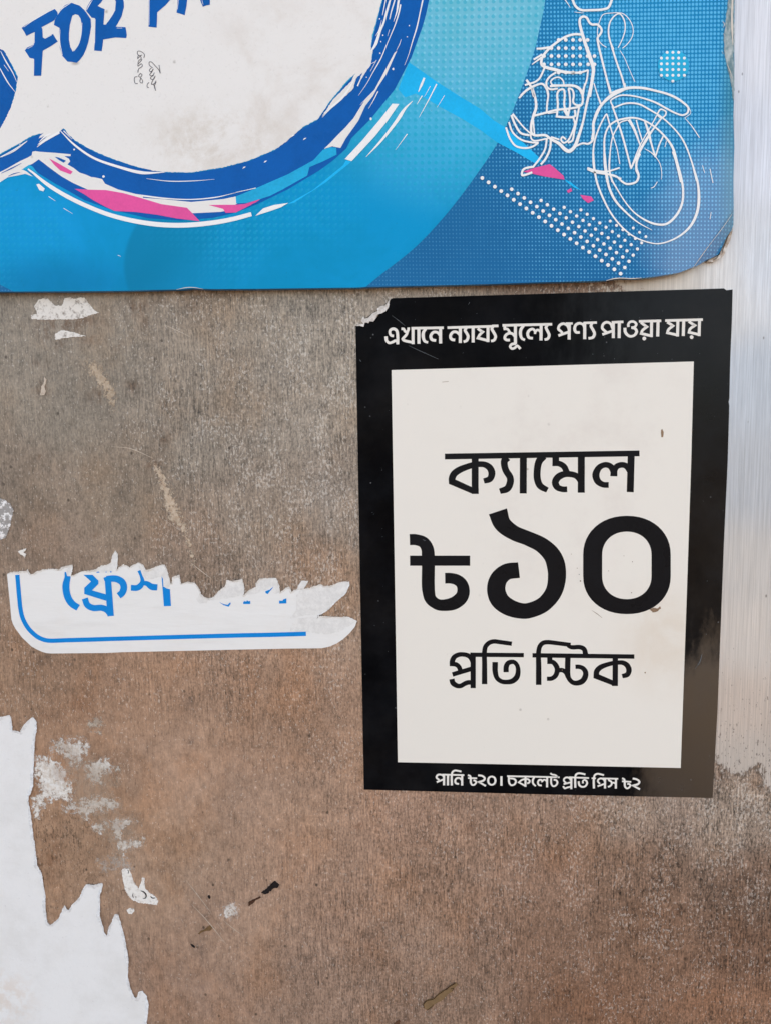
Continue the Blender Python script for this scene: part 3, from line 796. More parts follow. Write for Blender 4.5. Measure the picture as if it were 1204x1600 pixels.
    f.poly([I0([(80,90),(92,55),(115,15),(150,-40),(390,-40),(404,20),(405,60),(385,140),(355,195),(335,228),(418,232),(424,260),(430,300),(425,325),(330,320),(228,338),(222,390),(215,437),(150,432),(158,330),(158,155),(128,150)]),
            I0([(180,50),(205,25),(240,-25),(325,-25),(335,30),(330,90),(300,140),(270,185),(245,212),(230,208),(236,130),(240,78),(215,68)])])
    f.poly(I0([(618,-40),(830,-40),(800,0),(760,45),(690,105),(688,170),(685,236),(615,228),(618,90)]))
    f.poly(I0([(866,-40),(950,-40),(940,50),(925,130),(890,118),(855,108),(862,50)])); f.poly(I0([(1040,-60),(1140,-40),(1140,40),(1110,46),(1080,57),(1060,10)]))
    let = f.build('lettering', blue, root)
    f = Flat(nxt())
    for c, p in ((H0, [(300,340),(420,255),(640,130)]), (H0, [(726,182),(780,110),(885,42)]), (H0, [(434,420),(434,540)]), (H0, [(428,740),(426,940)]), (H0, [(350,610),(420,570)]), (H0, [(1032,285),(1020,430),(985,560),(930,640)]), (H0, [(756,370),(752,520),(785,690)]), (H0, [(565,484),(650,440)]),
                 (I0, [(85,88),(110,40),(135,0)]), (I0, [(335,10),(318,100),(250,208)]), (I0, [(160,165),(155,370)]), (I0, [(345,240),(390,240)]), (I0, [(622,0),(620,215)]), (I0, [(872,0),(862,80)]), (I0, [(1072,0),(1082,40)])):
        f.stroke(c(p), [.6, 1.4, .6])
    f.build('letter_highlight', white, let)
    # handwriting in pen
    f = Flat(nxt())
    hw = [[(575,495),(580,465),(550,440),(525,437),(520,460),(540,475),(560,470)], [(528,470),(522,500),(545,480),(552,500),(530,520),(526,545),(550,520),(560,505)], [(526,545),(525,565),(555,545),(562,565),(530,590),(524,620),(528,600)], [(545,625),(560,640),(545,660),(530,650),(548,625)],
          [(548,665),(565,690),(560,710),(542,700),(548,665)], [(520,655),(498,660),(494,690),(505,715),(522,712)],
          [(715,628),(705,600),(670,560),(640,530),(622,530),(622,555),(650,580)], [(640,580),(622,600),(635,615),(655,590),(640,620),(625,640),(650,650),(665,620)], [(650,640),(632,670),(655,680),(672,650),(650,690),(640,720),(665,715),(680,690)], [(655,720),(670,745),(675,775)], [(620,705),(605,720),(605,745),(618,748)], [(680,700),(665,740),(678,775)], [(705,555),(712,600),(716,625)]]
    for p in hw: f.stroke(I0(p), .95)
    f.build('handwriting', ink('pen ink', (92, 92, 100), .6), root)

    # dotted circle
    f = Flat(nxt())
    q = E0([(907, 308)])[0]; f.dot(q[0], q[1], 24.3, 40)
    dc = f.build('dotted_circle', ink('sky blue ink', (48, 178, 224), .3), root)
    f = Flat(nxt())
    for i in range(-3, 4):
        for j in range(-3, 4):
            x, y = 904 + i * 27, 300 + j * 27
            if math.hypot(x - 907, y - 308) < 76:
                q = E0([(x, y)])[0]; f.dot(q[0], q[1], 2.35, 10)
    f.build('dot_pattern', white, dc)
    # triangle of white dots
    f = Flat(lv[0])
    start = {0: 0, 1: 4, 2: 8, 3: 11, 4: 13, 5: 17, 6: 20}
    for j, i0 in start.items():
        for i in range(i0, 23):
            q = F0([(8 + i * 29.55 + j * 19.8, 235 + i * 20.45 - j * 29.0)])[0]
            f.dot(q[0], q[1], 2.95 - .12 * j, 12)
    f.build('dot_triangle', white, root)

    # motorbike line drawing
    f = Flat(nxt())
    def T(c, p, w):
        s = {id(V0): 6.02, id(W0): 6.02, id(X0): 6.02, id(Y0): 5.473, id(Z00): 12.04}[id(c)]
        f.stroke(c(p), [x / s for x in w] if isinstance(w, list) else w / s)
    T(V0, [(675,-30),(710,55),(760,92),(860,95),(970,88),(1020,70),(1062,-30)], 22); T(V0, [(600,-20),(640,35),(662,72)], [10, 8, 4]); T(V0, [(700,112),(740,118),(790,122)], [3, 7, 3])
    T(V0, [(862,590),(800,400),(770,300),(750,205),(758,170),(785,155),(815,165),(845,215),(870,230),(915,230),(945,255),(958,285),(945,320),(920,355),(925,410),(960,560),(1010,760),(1042,880)], [30, 30, 22, 20, 20, 18, 20])
    T(V0, [(800,400),(835,500),(862,580),(880,650),(870,740),(845,910)], [20, 34, 34, 30, 28, 24])
    T(V0, [(778,325),(700,322),(620,345),(540,395),(450,470),(395,550),(395,610),(440,635),(520,655),(600,675),(750,682),(832,658)], [22, 22, 22, 24, 30, 24, 16])
    T(V0, [(830,655),(815,760),(785,840),(775,910)], 16); T(V0, [(345,458),(400,455),(490,440)], [18, 22, 18]); T(V0, [(318,560),(400,510)], 18); T(V0, [(302,606),(392,540)], [8, 20])
    T(V0, [(420,640),(370,740),(330,770),(235,800)], 18); T(V0, [(250,750),(290,810),(322,910)], 22); T(V0, [(195,900),(260,840),(340,800),(400,790),(440,840),(455,905)], 18)
    T(V0, [(530,680),(470,720),(438,770),(445,820),(480,840),(545,832)], 18); T(V0, [(495,800),(478,770),(510,735),(560,728),(595,760),(602,792)], 14); T(V0, [(480,802),(600,805),(700,810),(750,840),(772,885)], 20)
    for y, xs in ((375, (553,620,688,755,825)), (452, (485,552,620,688,755,820)), (527, (415,485,552,620,688,755,825,890)), (605, (415,485,552,620,688,755,830,890)), (682, (552,620,688,755))):
        for x in xs:
            q = V0([(x, y)])[0]; f.dot(q[0], q[1], 2.9, 12)
    T(Z00, [(560,890),(470,830),(410,740),(390,600),(420,430),(480,290),(520,262),(640,245),(800,240),(880,260),(970,340),(1040,460),(1065,580),(1040,700),(960,820),(860,910)], 15)
    T(Z00, [(690,930),(630,780),(600,620),(605,500),(640,390),(710,300),(800,255),(860,310),(905,420),(910,560),(880,680),(830,800),(780,900)], [34, 30, 26, 24, 20, 16])
    T(V0, [(1050,430),(1100,590),(1150,730),(1172,815)], 17); T(V0, [(1130,475),(1170,540),(1204,620),(1270,770)], 6)
    T(W0, [(300,30),(335,150),(340,230),(315,310),(295,400),(300,470),(330,490),(430,490),(470,520)], [22, 22, 26, 24, 22, 24]); T(W0, [(312,320),(318,400),(325,480)], 14)
    T(W0, [(180,140),(250,70),(330,25),(400,5),(440,50),(455,100),(445,190),(440,270)], 17); T(W0, [(325,305),(440,275),(540,250),(640,240),(740,220),(775,190),(770,80),(740,40),(680,20),(600,20),(470,28)], 20); T(W0, [(450,285),(540,270)], 10)
    T(W0, [(535,315),(545,200),(540,100),(560,65),(600,60),(610,110),(605,200),(628,300)], 19); T(W0, [(525,312),(620,320),(705,310),(705,250)], 20); T(W0, [(640,310),(660,200),(655,100),(648,50),(680,60),(695,110),(690,180),(720,205),(765,205)], 18)
    T(W0, [(610,250),(640,300)], 34)
    T(W0, [(690,320),(705,380),(685,450),(640,540),(600,560),(575,530),(590,505),(622,530)], 17); T(W0, [(745,225),(725,330),(700,450),(680,540),(640,560)], 18)
    T(W0, [(862,0),(820,180),(780,370),(740,500),(700,600),(650,640),(610,620),(560,570),(470,520)], [24, 22, 20, 30, 34, 24])
    T(W0, [(690,605),(780,565),(830,570),(870,540),(880,470),(880,380),(910,290),(960,200),(1040,130),(1204,40)], [16, 18, 24, 26, 24, 20, 24])
    T(W0, [(480,505),(560,530)], 16); T(W0, [(800,0),(780,120)], 16); T(W0, [(885,0),(915,100),(950,195)], [10, 12, 20]); T(W0, [(1018,0),(1045,95)], 18); T(W0, [(1172,0),(1178,45)], 18)
    T(W0, [(120,288),(170,350),(230,420),(285,470)], [20, 14, 14]); T(W0, [(108,300),(150,400),(200,470),(280,490)], 20); T(W0, [(85,365),(120,460),(200,530),(290,555),(365,560)], 17); T(W0, [(58,415),(95,520),(150,590),(240,610),(310,595),(358,562)], 18); T(W0, [(290,470),(295,520),(320,540),(450,520)], 15)
    T(W0, [(442,520),(425,620),(380,700),(315,785)], 18); T(W0, [(480,530),(470,620),(430,710),(385,765)], 20); T(W0, [(320,785),(240,800),(215,820),(210,865),(260,855),(305,838)], 20)
    T(X0, [(85,530),(98,450),(100,370),(130,270),(180,195),(270,110),(400,50),(530,42),(680,70),(830,115),(940,180),(992,235),(985,275)], [24, 20, 24, 28, 24, 20, 22, 18])
    T(X0, [(992,235),(985,275),(940,300),(880,285),(780,235),(690,185),(580,145),(440,115),(350,115),(290,140),(260,165),(285,225)], [18, 16, 18, 14, 14, 14])
    T(X0, [(270,95),(330,70),(400,50)], 26)
    T(X0, [(290,230),(400,190),(520,195),(620,245),(740,320),(850,420),(930,520),(980,620),(1020,740),(1070,920)], [14, 16, 16, 14, 14, 16, 10, 20])
    T(X0, [(700,285),(730,245),(780,270),(770,305),(735,325),(700,300)], 14); T(X0, [(695,300),(640,400),(560,540),(520,620),(450,800)], 10)
    T(X0, [(740,325),(640,460),(560,590),(520,680),(500,760),(500,820),(520,870),(512,905)], [14, 16, 26, 18, 16, 16]); T(X0, [(275,215),(310,310),(340,400),(380,530),(420,680),(452,805)], [16, 18, 16]); T(X0, [(450,805),(500,700),(550,590)], 14)
    T(X0, [(130,930),(100,780),(95,650),(110,540),(150,420),(200,320),(220,292),(240,350),(280,490),(320,620),(345,760)], [17, 17, 16, 14, 14, 10, 8])
    T(X0, [(228,930),(205,780),(200,640),(205,500),(240,410),(300,360),(380,335),(470,325),(560,345),(660,400),(760,490),(840,600),(880,740),(925,930)], [20, 18, 16, 18, 16, 18, 26, 28])
    T(X0, [(272,930),(245,800),(255,640),(280,500),(320,420),(350,370),(420,345)], 12); T(X0, [(430,340),(480,430),(540,590)], [28, 22, 12]); T(X0, [(500,345),(520,420),(555,535)], 12)
    T(X0, [(575,345),(610,440),(640,560),(680,695)], [14, 26, 16, 18]); T(X0, [(680,695),(720,570),(758,490)], 14); T(X0, [(580,615),(650,660),(720,750),(740,850),(735,905)], [5, 10, 7, 7, 4]); T(X0, [(785,540),(770,600)], 6)
    T(X0, [(40,795),(110,818),(220,830),(345,795)], 15); T(X0, [(40,810),(110,838),(250,862),(360,897)], 14); T(X0, [(955,325),(1020,400),(1095,512)], [4, 9, 8]); T(X0, [(1000,235),(1012,280),(955,328)], 5)
    T(Y0, [(142,0),(152,130),(175,250),(230,390),(300,520),(400,640),(500,715),(620,760),(700,770),(800,745),(900,690),(980,610),(1030,500),(1045,390),(1035,250),(1000,120),(955,-20)], [16, 17, 16, 14, 12, 10, 14, 22, 24, 14, 9])
    T(Y0, [(238,-5),(250,120),(275,280),(330,400),(420,500),(520,585),(645,655)], [18, 20, 20, 14, 4]); T(Y0, [(285,-5),(280,140),(300,220),(350,310),(420,420),(500,510),(600,575),(690,605),(770,600),(850,530),(900,430),(910,320),(890,190),(825,-20)], [12, 16, 10, 12, 18, 20, 18, 18, 24])
    T(Y0, [(90,125),(150,148),(270,175),(340,195),(390,240),(430,260),(510,240),(530,190),(510,120),(515,60),(540,0)], [12, 14, 16, 18, 18, 20]); T(Y0, [(690,240),(660,285),(635,295)], 7); T(Y0, [(1140,130),(1165,250)], 7)
    T(Y0, [(1150,500),(1140,560)], 5); T(Y0, [(1075,100),(1095,165)], 5)
    f.build('motorbike_drawing', white, root)
make_board()

# ------------------------------------------------------------------ price poster
PF = 0.00035
def make_poster():
    m = M('black glossy poster print')
    n1 = m.noise(30, None, 5, .65); n2 = m.noise(700, None, 3, .7)
    c = m.mix(m.ramp(n1, .35, .7), lin(8, 8, 10), lin(17, 18, 21))
    dust = m.voro(140, m.coords(loc=(.7, 0, .1)))
    c = m.mix(m.math('MULTIPLY', m.ramp(dust.outputs['Distance'], .03, .08, .5, 0), m.ramp(m.noise(40, m.coords(loc=(3, 0, 3)), 3), .48, .6)), c, lin(130, 132, 134))
    sc = m.noise(1.0, m.coords((60, 1, 700), rot=(0, -.55, 0)), 4, .75)
    c = m.mix(m.math('MULTIPLY', m.ramp(sc, .68, .78, 0, .22), m.ramp(n1, .45, .6)), c, lin(110, 115, 120))
    haze = m.ramp(m.noise(13, m.coords(loc=(8, 0, 2)), 5, .7), .4, .75, 0, .035)
    c = m.mix(haze, c, lin(120, 112, 104))
    # gloss mask shaped to keep the mirrored ground and sky to the right side
    wob = m.ramp(m.noise(55, m.coords((1.4, 1, .6)), 4, .7), .3, .7, -.12, .12)
    gr = m.ramp(m.math('ADD', m.dist2(1130, 480, 330, 900), wob), .25, 1.0, .13, .012)
    gc = m.ramp(m.math('ADD', m.dist2(1130, 1240, 140, 250), wob), .72, 1.16, 1.0, 0)
    m.set(Base_Color=c, Roughness=m.ramp(n1, .3, .7, .16, .28), Specular_IOR_Level=m.math('MAXIMUM', gr, gc))
    m.bump(m.math('ADD', m.noise(35, None, 3), m.math('MULTIPLY', n2, .08)), .0004, .25)
    root = bpy.data.objects.new('price_poster', None); C.objects.link(root)
    tag(root, 'black bordered price poster with big black numerals on white, torn top left corner', 'poster')
    tear = [(555.5, 509.5), (560, 508.3), (566, 506), (572, 505), (577, 503), (583, 500), (588, 497), (592, 491), (598, 488.5), (604, 484), (607, 478), (608.5, 471), (610, 467.2), (614, 465.8)]
    loop = [(568.5, 1233.8), (562, 880), (555.5, 509.5)] + roughen([t for t in tear], .5, 2.5, 4)[1:-6] + [(614, 465.8), (860, 458.6), (1090, 451.9), (1130, 450.6), (1134, 453.5), (1143.6, 452.3), (1142.5, 500), (1140, 560), (1138.5, 622), (1137.4, 628), (1138.4, 634), (1136, 720), (1130, 850), (1120, 1110), (1112.6, 1246.8), (860, 1241.5)]
    slab('poster_sheet', loop, PF, 0.0, m.m, root)
    # torn white core at the corner
    tm = M('torn paper core'); tn = tm.noise(420, None, 4, .7)
    tm.set(Base_Color=tm.mix(tm.ramp(tn, .35, .7), lin(196, 190, 184), lin(236, 233, 229)), Roughness=.9); tm.bump(tn, .0006, .8)
    Q0 = crop(540, 440, 6.02)
    slab('torn_corner', roughen(Q0([(95,415),(140,400),(165,398),(145,370),(165,325),(180,350),(215,340),(240,310),(270,290),(300,280),(295,255),(330,230),(370,225),(395,190),(410,170),(408,210),(400,245),(372,280),(330,300),(300,310),(285,345),(260,375),(225,372),(215,392),(180,385),(168,425),(140,418)]), .5, 1.6, 9), .0009, .0001, tm.m, root)
    # white panel
    w = M('white poster print')
    st = w.noise(24, None, 6, .7, .5)
    c = lin(231, 226, 217)
    k = w.ramp(w.dist2(1035, 1000, 95, 110), .2, 1.1, 1, 0)
    c = w.mix(w.math('MULTIPLY', k, w.ramp(st, .3, .62, .08, .45)), c, lin(212, 196, 176))
    k2 = w.ramp(w.dist2(900, 640, 260, 420), .4, 1.1, 1, 0)
    c = w.mix(w.math('MULTIPLY', k2, w.ramp(w.noise(18, w.coords(loc=(2, 0, 2)), 6, .7), .45, .75, 0, .5)), c, lin(214, 205, 197))
    sp = w.voro(70, w.coords(loc=(.4, 0, .6)))
    c = w.mix(w.math('MULTIPLY', w.ramp(sp.outputs['Distance'], .03, .08, .55, 0), w.ramp(st, .5, .62)), c, lin(120, 108, 96))
    fn = w.noise(1.0, w.coords((300, 1, 300)), 3, .7)
    c = w.mix(w.ramp(fn, .6, .85, 0, .12), c, lin(160, 152, 144))
    w.set(Base_Color=c, Roughness=.42, Specular_IOR_Level=.4); w.bump(w.noise(50, None, 4), .0003, .25)
    f = Flat(PF + .00003)
    f.poly([(611.2, 578.2), (1083, 564.8), (1079, 720), (1071, 960), (1062.5, 1200), (840, 1195.3), (621, 1191), (616, 880)])
    panel = f.build('white_panel', w.m, root)
    black = ink('black ink', (22, 22, 25), .3, .12, .06)
    wht = ink('white poster ink', (230, 226, 219), .4, .02)

    A = crop(590, 480, 6.689); B = crop(750, 480, 6.689); Cc = crop(930, 480, 6.689); D = crop(680, 690, 6.689); E = crop(830, 690, 6.689)
    F = crop(630, 790, 6.02); G = crop(740, 790, 3.7625); H = crop(690, 990, 8.027); I = crop(820, 990, 6.689)
    J = crop(670, 1190, 10.033); K = crop(780, 1190, 10.033); L = crop(890, 1190, 10.033)
    SC = {id(A): 6.689, id(B): 6.689, id(Cc): 6.689, id(D): 6.689, id(E): 6.689, id(F): 6.02, id(G): 3.7625, id(H): 8.027, id(I): 6.689, id(J): 10.033, id(K): 10.033, id(L): 10.033}
    fl = [None]
    def S(c, p, w):
        s = SC[id(c)]
        fl[0].stroke(c(p), [x / s for x in w] if isinstance(w, list) else w / s)
    def Dot(c, x, y, r):
        q = c([(x, y)])[0]; fl[0].dot(q[0], q[1], r / SC[id(c)], 14)
    zi = PF + .00006
    # --- top line, white on black
    fl[0] = Flat(PF + .00003)
    S(A, [(205,388),(205,300),(195,245),(165,226),(130,238),(124,270),(138,295),(165,300)], [30,30,30,28,28]); S(A, [(85,305),(92,350),(118,373),(150,365),(185,350),(207,366)], [32,30,26,28,28])
    S(A, [(243,226),(268,228),(285,255),(308,252),(318,228),(318,212)], 27); S(A, [(308,245),(300,280),(258,330,'c'),(262,342),(368,370)], 28); S(A, [(365,208),(365,386)], 31)
    S(A, [(348,220),(685,215)], 27); S(A, [(425,215),(426,382)], 32); S(A, [(500,225),(474,262),(472,315),(487,355),(521,368)], [28,32,34,30,24]); S(A, [(651,212),(652,379)], 32); S(A, [(652,300),(620,264),(578,262),(550,300),(562,338),(605,348)], [28,28,30,32,28])
    S(A, [(724,214),(1204,200)], 27); S(B, [(120,196),(186,195)], 27)
    S(A, [(858,208),(858,374)], 32); S(A, [(858,295),(820,260),(780,262),(755,302),(768,335),(804,343)], [28,28,30,32,28]); S(A, [(925,212),(908,240),(925,272),(940,305),(925,348),(892,362)], [28,30,30,30,26]); S(A, [(992,205),(992,369)], 32)
    S(A, [(1040,222),(1070,245),(1092,258,'c'),(1060,290),(1043,322,'c'),(1150,350)], 28); S(A, [(1147,203),(1147,364)], 31)
    S(B, [(132,200),(117,225),(140,268),(156,305),(140,345),(108,354)], [28,30,30,30,26])
    S(B, [(228,190),(747,178)], 27); S(B, [(252,190),(252,232)], 30); S(B, [(240,228),(278,228),(312,275)], 26); S(B, [(360,310),(330,276),(290,274),(257,300),(254,328),(272,342),(306,343)], [26,28,30,28]); S(B, [(363,188),(363,385)], 32)
    S(B, [(370,380),(325,388),(309,410),(325,432),(355,426),(382,404),(416,436)], [28,28,26,26,28])
    S(B, [(450,192),(420,235),(417,290),(430,325),(462,343)], [28,32,33,28,24]); S(B, [(546,324),(505,317),(491,275),(510,240),(545,228),(567,250),(568,280)], [26,30,30,26,24]); S(B, [(567,265),(590,238),(615,245),(632,280)], 25); S(B, [(632,185),(630,347)], 32)
    S(B, [(697,185),(683,212),(702,255),(716,292),(702,328),(668,340)], [28,30,30,30,26])
    S(B, [(925,240),(905,192),(865,172),(825,190),(812,228),(830,245),(855,268)], [26,26,28,28,26]); S(B, [(812,297),(930,255)], 27); S(B, [(927,165),(924,338)], 32); S(B, [(890,170),(962,170)], 23)
    S(B, [(1036,264),(995,260),(982,225),(995,185),(1030,168),(1070,182),(1087,225)], [26,30,30,26,26]); S(B, [(1087,158),(1087,334)], 32); S(B, [(1075,165),(1215,160)], 25); S(B, [(1165,165),(1153,196),(1175,238),(1190,278),(1172,315),(1126,326)], [28,30,30,30,26])
    S(Cc, [(175,225),(150,170),(110,157),(74,180),(67,220),(85,240),(112,262)], [26,26,28,28,26]); S(Cc, [(68,285),(180,245)], 27); S(Cc, [(182,150),(182,323)], 32); S(Cc, [(165,158),(288,153)], 26); S(Cc, [(245,155),(243,323)], 32)
    S(Cc, [(303,215),(310,265),(350,302),(400,295),(426,255),(408,222),(370,213)], [32,30,26,30,26]); S(Cc, [(370,213),(408,205),(422,175),(395,151),(355,155),(338,182),(342,206)], [22,26,26,24,28])
    S(Cc, [(450,148),(683,142)], 27); S(Cc, [(470,160),(505,185),(532,205,'c'),(485,245),(475,275,'c'),(585,300)], 28); S(Cc, [(582,143),(580,312)], 31); Dot(Cc, 506, 327, 20); S(Cc, [(650,143),(646,306)], 32)
    S(Cc, [(724,140),(1118,130)], 27); S(Cc, [(745,155),(785,180),(805,195,'c'),(758,235),(748,267,'c'),(858,292)], 28); S(Cc, [(857,137),(853,306)], 31); S(Cc, [(918,135),(913,301)], 32)
    S(Cc, [(970,148),(1005,172),(1034,190,'c'),(983,230),(974,262,'c'),(1083,287)], 28); S(Cc, [(1083,133),(1079,302)], 31); Dot(Cc, 1001, 313, 20)
    o = fl[0].build('top_lettering', wht, root)
    # --- name line
    fl[0] = Flat(zi)
    fl[0].stroke([D([(95,156)])[0], E([(1125,123)])[0]], 9.0)
    S(D, [(411,150),(411,547)], 72); S(D, [(420,236),(330,262),(240,300),(190,340),(171,385),(171,419,'c'),(392,516)], [62,64,70,72,68,66,62]); S(D, [(420,236),(510,240),(565,275),(586,332),(565,390),(502,412)], [62,60,68,74,66,55])
    fl[0].poly(D([(372,500),(448,490),(448,547),(376,547)]))
    S(D, [(748,165),(718,200),(716,240),(732,300),(776,375),(778,425),(748,490),(669,519)], [80,72,70,70,72,74,70,58]); S(D, [(915,140),(913,542)], 73); S(D, [(1125,150),(1080,205),(1062,275),(1061,390),(1090,462),(1166,507)], [80,74,72,73,70,56])
    S(E, [(249,140),(249,256)], 70); S(E, [(216,228),(280,229),(335,260),(366,325)], [58,60,62,66]); S(E, [(517,140),(516,534)], 73); S(E, [(518,425),(470,362),(400,340),(330,343),(268,378),(245,430),(268,478),(320,498),(369,498)], [60,62,62,64,72,74,70,60,60])
    S(E, [(1038,140),(1028,528)], 73); S(E, [(856,362),(855,310),(820,258),(770,242),(705,270),(669,345),(690,415),(745,450),(803,453)], [74,70,60,58,66,76,70,60,60]); S(E, [(858,320),(885,262),(940,243),(985,255),(1030,320)], [60,60,60,58])
    fl[0].build('name_lettering', black, panel)
    # --- price line
    fl[0] = Flat(zi)
    S(F, [(57,320),(110,320),(185,345),(222,400),(231,470),(232,560),(234,800),(255,880),(320,930),(390,936),(480,915),(545,860),(562,800),(545,735),(500,698),(440,683),(389,683)], [104,104,112,122,122,122,122,122,112,102,108,120,124,118,106,100,100])
    S(F, [(59,518),(624,518)], 95)
    S(G, [(139,34),(165,105),(230,158),(320,195),(400,235),(462,300),(486,390),(470,500),(410,578),(340,612),(290,620),(210,600),(150,555),(129,490),(145,430),(190,390),(263,379)], [112,100,88,85,90,100,109,106,98,92,90,92,102,110,106,96,92])
    def stadium(cx, t, b, rx, rt, rb):
        p = []
        for i in range(25):
            a = math.pi - math.pi * i / 24; e = 2 / 2.12
            p.append((cx + rx * math.copysign(abs(math.cos(a)) ** e, math.cos(a)), t - rt * abs(math.sin(a)) ** e))
        for i in range(25):
            a = math.pi * i / 24; e = 2 / 2.12
            p.append((cx + rx * math.copysign(abs(math.cos(a)) ** e, math.cos(a)), b + rb * abs(math.sin(a)) ** e))
        return p
    fl[0].poly([G(stadium(897.5, 290, 415, 257.5, 230, 223)), G(stadium(897, 290, 415, 145, 137, 135))])
    fl[0].build('price_lettering', black, panel)
    # --- unit line
    fl[0] = Flat(zi)
    S(H, [(388,240),(388,684)], 66); S(H, [(352,265),(1023,270)], 54); S(H, [(390,400),(372,325),(335,282),(285,264),(215,263),(155,292),(128,345),(127,408)], [56,60,58,56,60,66,64]); S(H, [(112,382),(175,388),(212,420),(232,475)], [52,58,58,56]); S(H, [(130,513),(392,434)], 57)
    S(H, [(122,570),(135,618),(190,655),(235,655),(280,630),(330,612),(392,620)], [66,66,58,58,58,56])
    S(H, [(531,634),(531,400),(531,220),(545,160),(590,115),(650,98),(720,106),(873,127)], [67,66,64,62,58,56,54,54]); S(H, [(664,357),(665,480),(690,560),(740,598),(800,608),(880,595),(935,545),(952,470),(940,400),(905,360),(870,354),(825,372),(803,415),(801,484)], [70,70,66,58,56,58,66,70,62,54,52,60,66,66])
    S(I, [(73,227),(1138,240)], 46); S(I, [(138,536),(138,350),(138,180),(155,125),(190,95),(240,90),(330,100),(472,118)], [58,58,56,52,48,46,44,44]); S(I, [(440,122),(480,142),(570,142),(612,162),(630,225)], [40,46,46,50,56])
    S(I, [(254,235),(254,318)], 54); S(I, [(228,294),(285,298),(325,345),(332,390),(310,445),(270,470),(224,472)], [46,48,54,54,52,46,44]); S(I, [(340,384),(385,382),(420,405),(445,455)], 46)
    S(I, [(443,235),(443,420),(455,470),(490,508),(527,518),(590,500),(625,450),(627,400),(600,362),(560,347),(522,347)], [57,57,57,52,47,50,58,60,54,46,45])
    S(I, [(939,235),(938,547)], 57); S(I, [(940,303),(860,322),(780,355),(745,395),(740,446,'c'),(925,520)], [44,48,56,58,52,50]); S(I, [(940,304),(1020,305),(1065,335),(1082,382),(1065,428),(1011,445)], [44,46,54,58,52,45])
    fl[0].poly(I([(880,500),(967,490),(966,548),(906,548)]))
    fl[0].build('unit_lettering', black, panel)
    # --- bottom line
    fl[0] = Flat(PF + .00003)
    S(J, [(235,265),(215,222),(170,202),(125,215),(113,250),(130,268),(155,290)], [26,26,28,30,26]); S(J, [(115,322),(238,272)], 28); S(J, [(230,195),(229,372)], 34); S(J, [(200,204),(547,212)], 26); S(J, [(292,203),(290,373)], 34); S(J, [(352,373),(352,205),(365,162),(400,140),(450,145),(502,157)], [34,34,32,28,28]); S(J, [(513,205),(513,376)], 34); S(J, [(512,300),(475,258),(428,262),(405,300),(417,340),(463,350)], [28,28,30,32,28])
    S(J, [(603,213),(640,228),(648,275),(650,330),(670,365),(705,362),(733,325),(715,298),(690,296)], [28,30,32,32,26,28,30,26]); S(J, [(605,258),(747,262)], 25); S(J, [(763,215),(830,225),(868,260),(850,295),(775,320,'c'),(885,382)], [30,30,32,30,30]); S(J, [(977,232),(1018,250),(1035,300),(1018,345),(977,365),(936,345),(920,300),(936,250),(977,232)], [26,30,34,30,26,30,34,30,26]); S(J, [(1128,229),(1128,379)], 35)
    S(K, [(113,228),(935,246)], 25); S(K, [(140,238),(148,335),(180,370),(228,358),(252,310),(225,272),(150,262)], [30,32,26,30,30,26]); S(K, [(402,235),(401,396)], 32); S(K, [(400,270),(340,290),(298,325,'c'),(405,385)], 27); S(K, [(402,272),(445,278),(468,305),(455,332),(428,340)], 27)
    S(K, [(540,245),(516,290),(520,340),(562,386)], [28,32,30,24]); S(K, [(655,375),(610,365),(596,322),(615,290),(650,288),(667,322)], 28); S(K, [(665,312),(688,285),(718,292),(740,325)], 25); S(K, [(741,245),(739,403)], 32); S(K, [(805,245),(805,340),(830,383),(872,378),(903,330),(880,290),(843,285)], [30,30,26,28,30,26]); S(K, [(792,182),(820,203),(870,212),(912,248)], 26)
    S(K, [(1115,300),(1085,255),(1035,250),(1003,278),(1005,302),(1040,338)], 27); S(K, [(1000,353),(1120,322)], 26); S(K, [(992,385),(1015,418),(1060,405),(1118,392)], 27); S(K, [(1120,240),(1119,432)], 33); S(K, [(1085,244),(1200,250)], 24)
    S(L, [(-10,247),(293,258)], 25); S(L, [(78,411),(78,245),(92,202),(130,183),(180,188),(237,201)], [34,34,30,28,28]); S(L, [(132,310),(140,365),(178,395),(232,388),(264,340),(250,300),(220,286),(198,305),(200,342)], [30,32,26,30,30,24,28])
    S(L, [(335,260),(400,263)], 24); S(L, [(370,421),(370,260),(385,212),(420,192),(470,197),(527,213)], [34,34,30,28,28]); S(L, [(545,330),(525,282),(480,263),(442,280),(432,310),(465,348)], 27); S(L, [(428,387),(548,345)], 27); S(L, [(545,255),(544,421)], 33); S(L, [(505,264),(752,270)], 25)
    S(L, [(603,265),(605,292),(640,312),(650,345),(630,380),(590,397)], 28); S(L, [(645,345),(682,330),(712,350)], 26); S(L, [(716,265),(714,424)], 33)
    S(L, [(812,262),(845,278),(853,320),(857,385),(880,418),(915,412),(943,372),(920,350),(893,350)], [28,30,32,32,26,28,30,26]); S(L, [(810,308),(955,318)], 25); S(L, [(978,265),(1040,278),(1083,312),(1068,348),(983,376,'c'),(1092,434)], [30,30,32,30,30])
    fl[0].build('bottom_lettering', wht, root)
    # stains and scratches on the print
    sm = ink('brown smudge', (140, 116, 94), .8, .2)
    f = Flat(PF + .0001)
    f.poly(roughen(G([(1032,610),(1050,600),(1075,605),(1095,593),(1098,606),(1075,622),(1048,628)]), .5, 1.5, 2)); f.cut(); f.poly(roughen([(1031.6, 672), (1034, 670), (1036, 676), (1035, 683), (1032, 683)], .3, 1.5, 3)); f.cut()
    for x, y, r in ((624,443,1.2), (605,368,.7), (930,330,.8), (790,384,.7), (925,512,.9), (880,295,.6), (570,285,.6)):
        q = G([(x, y)])[0]; f.dot(q[0], q[1], r, 6); f.cut()
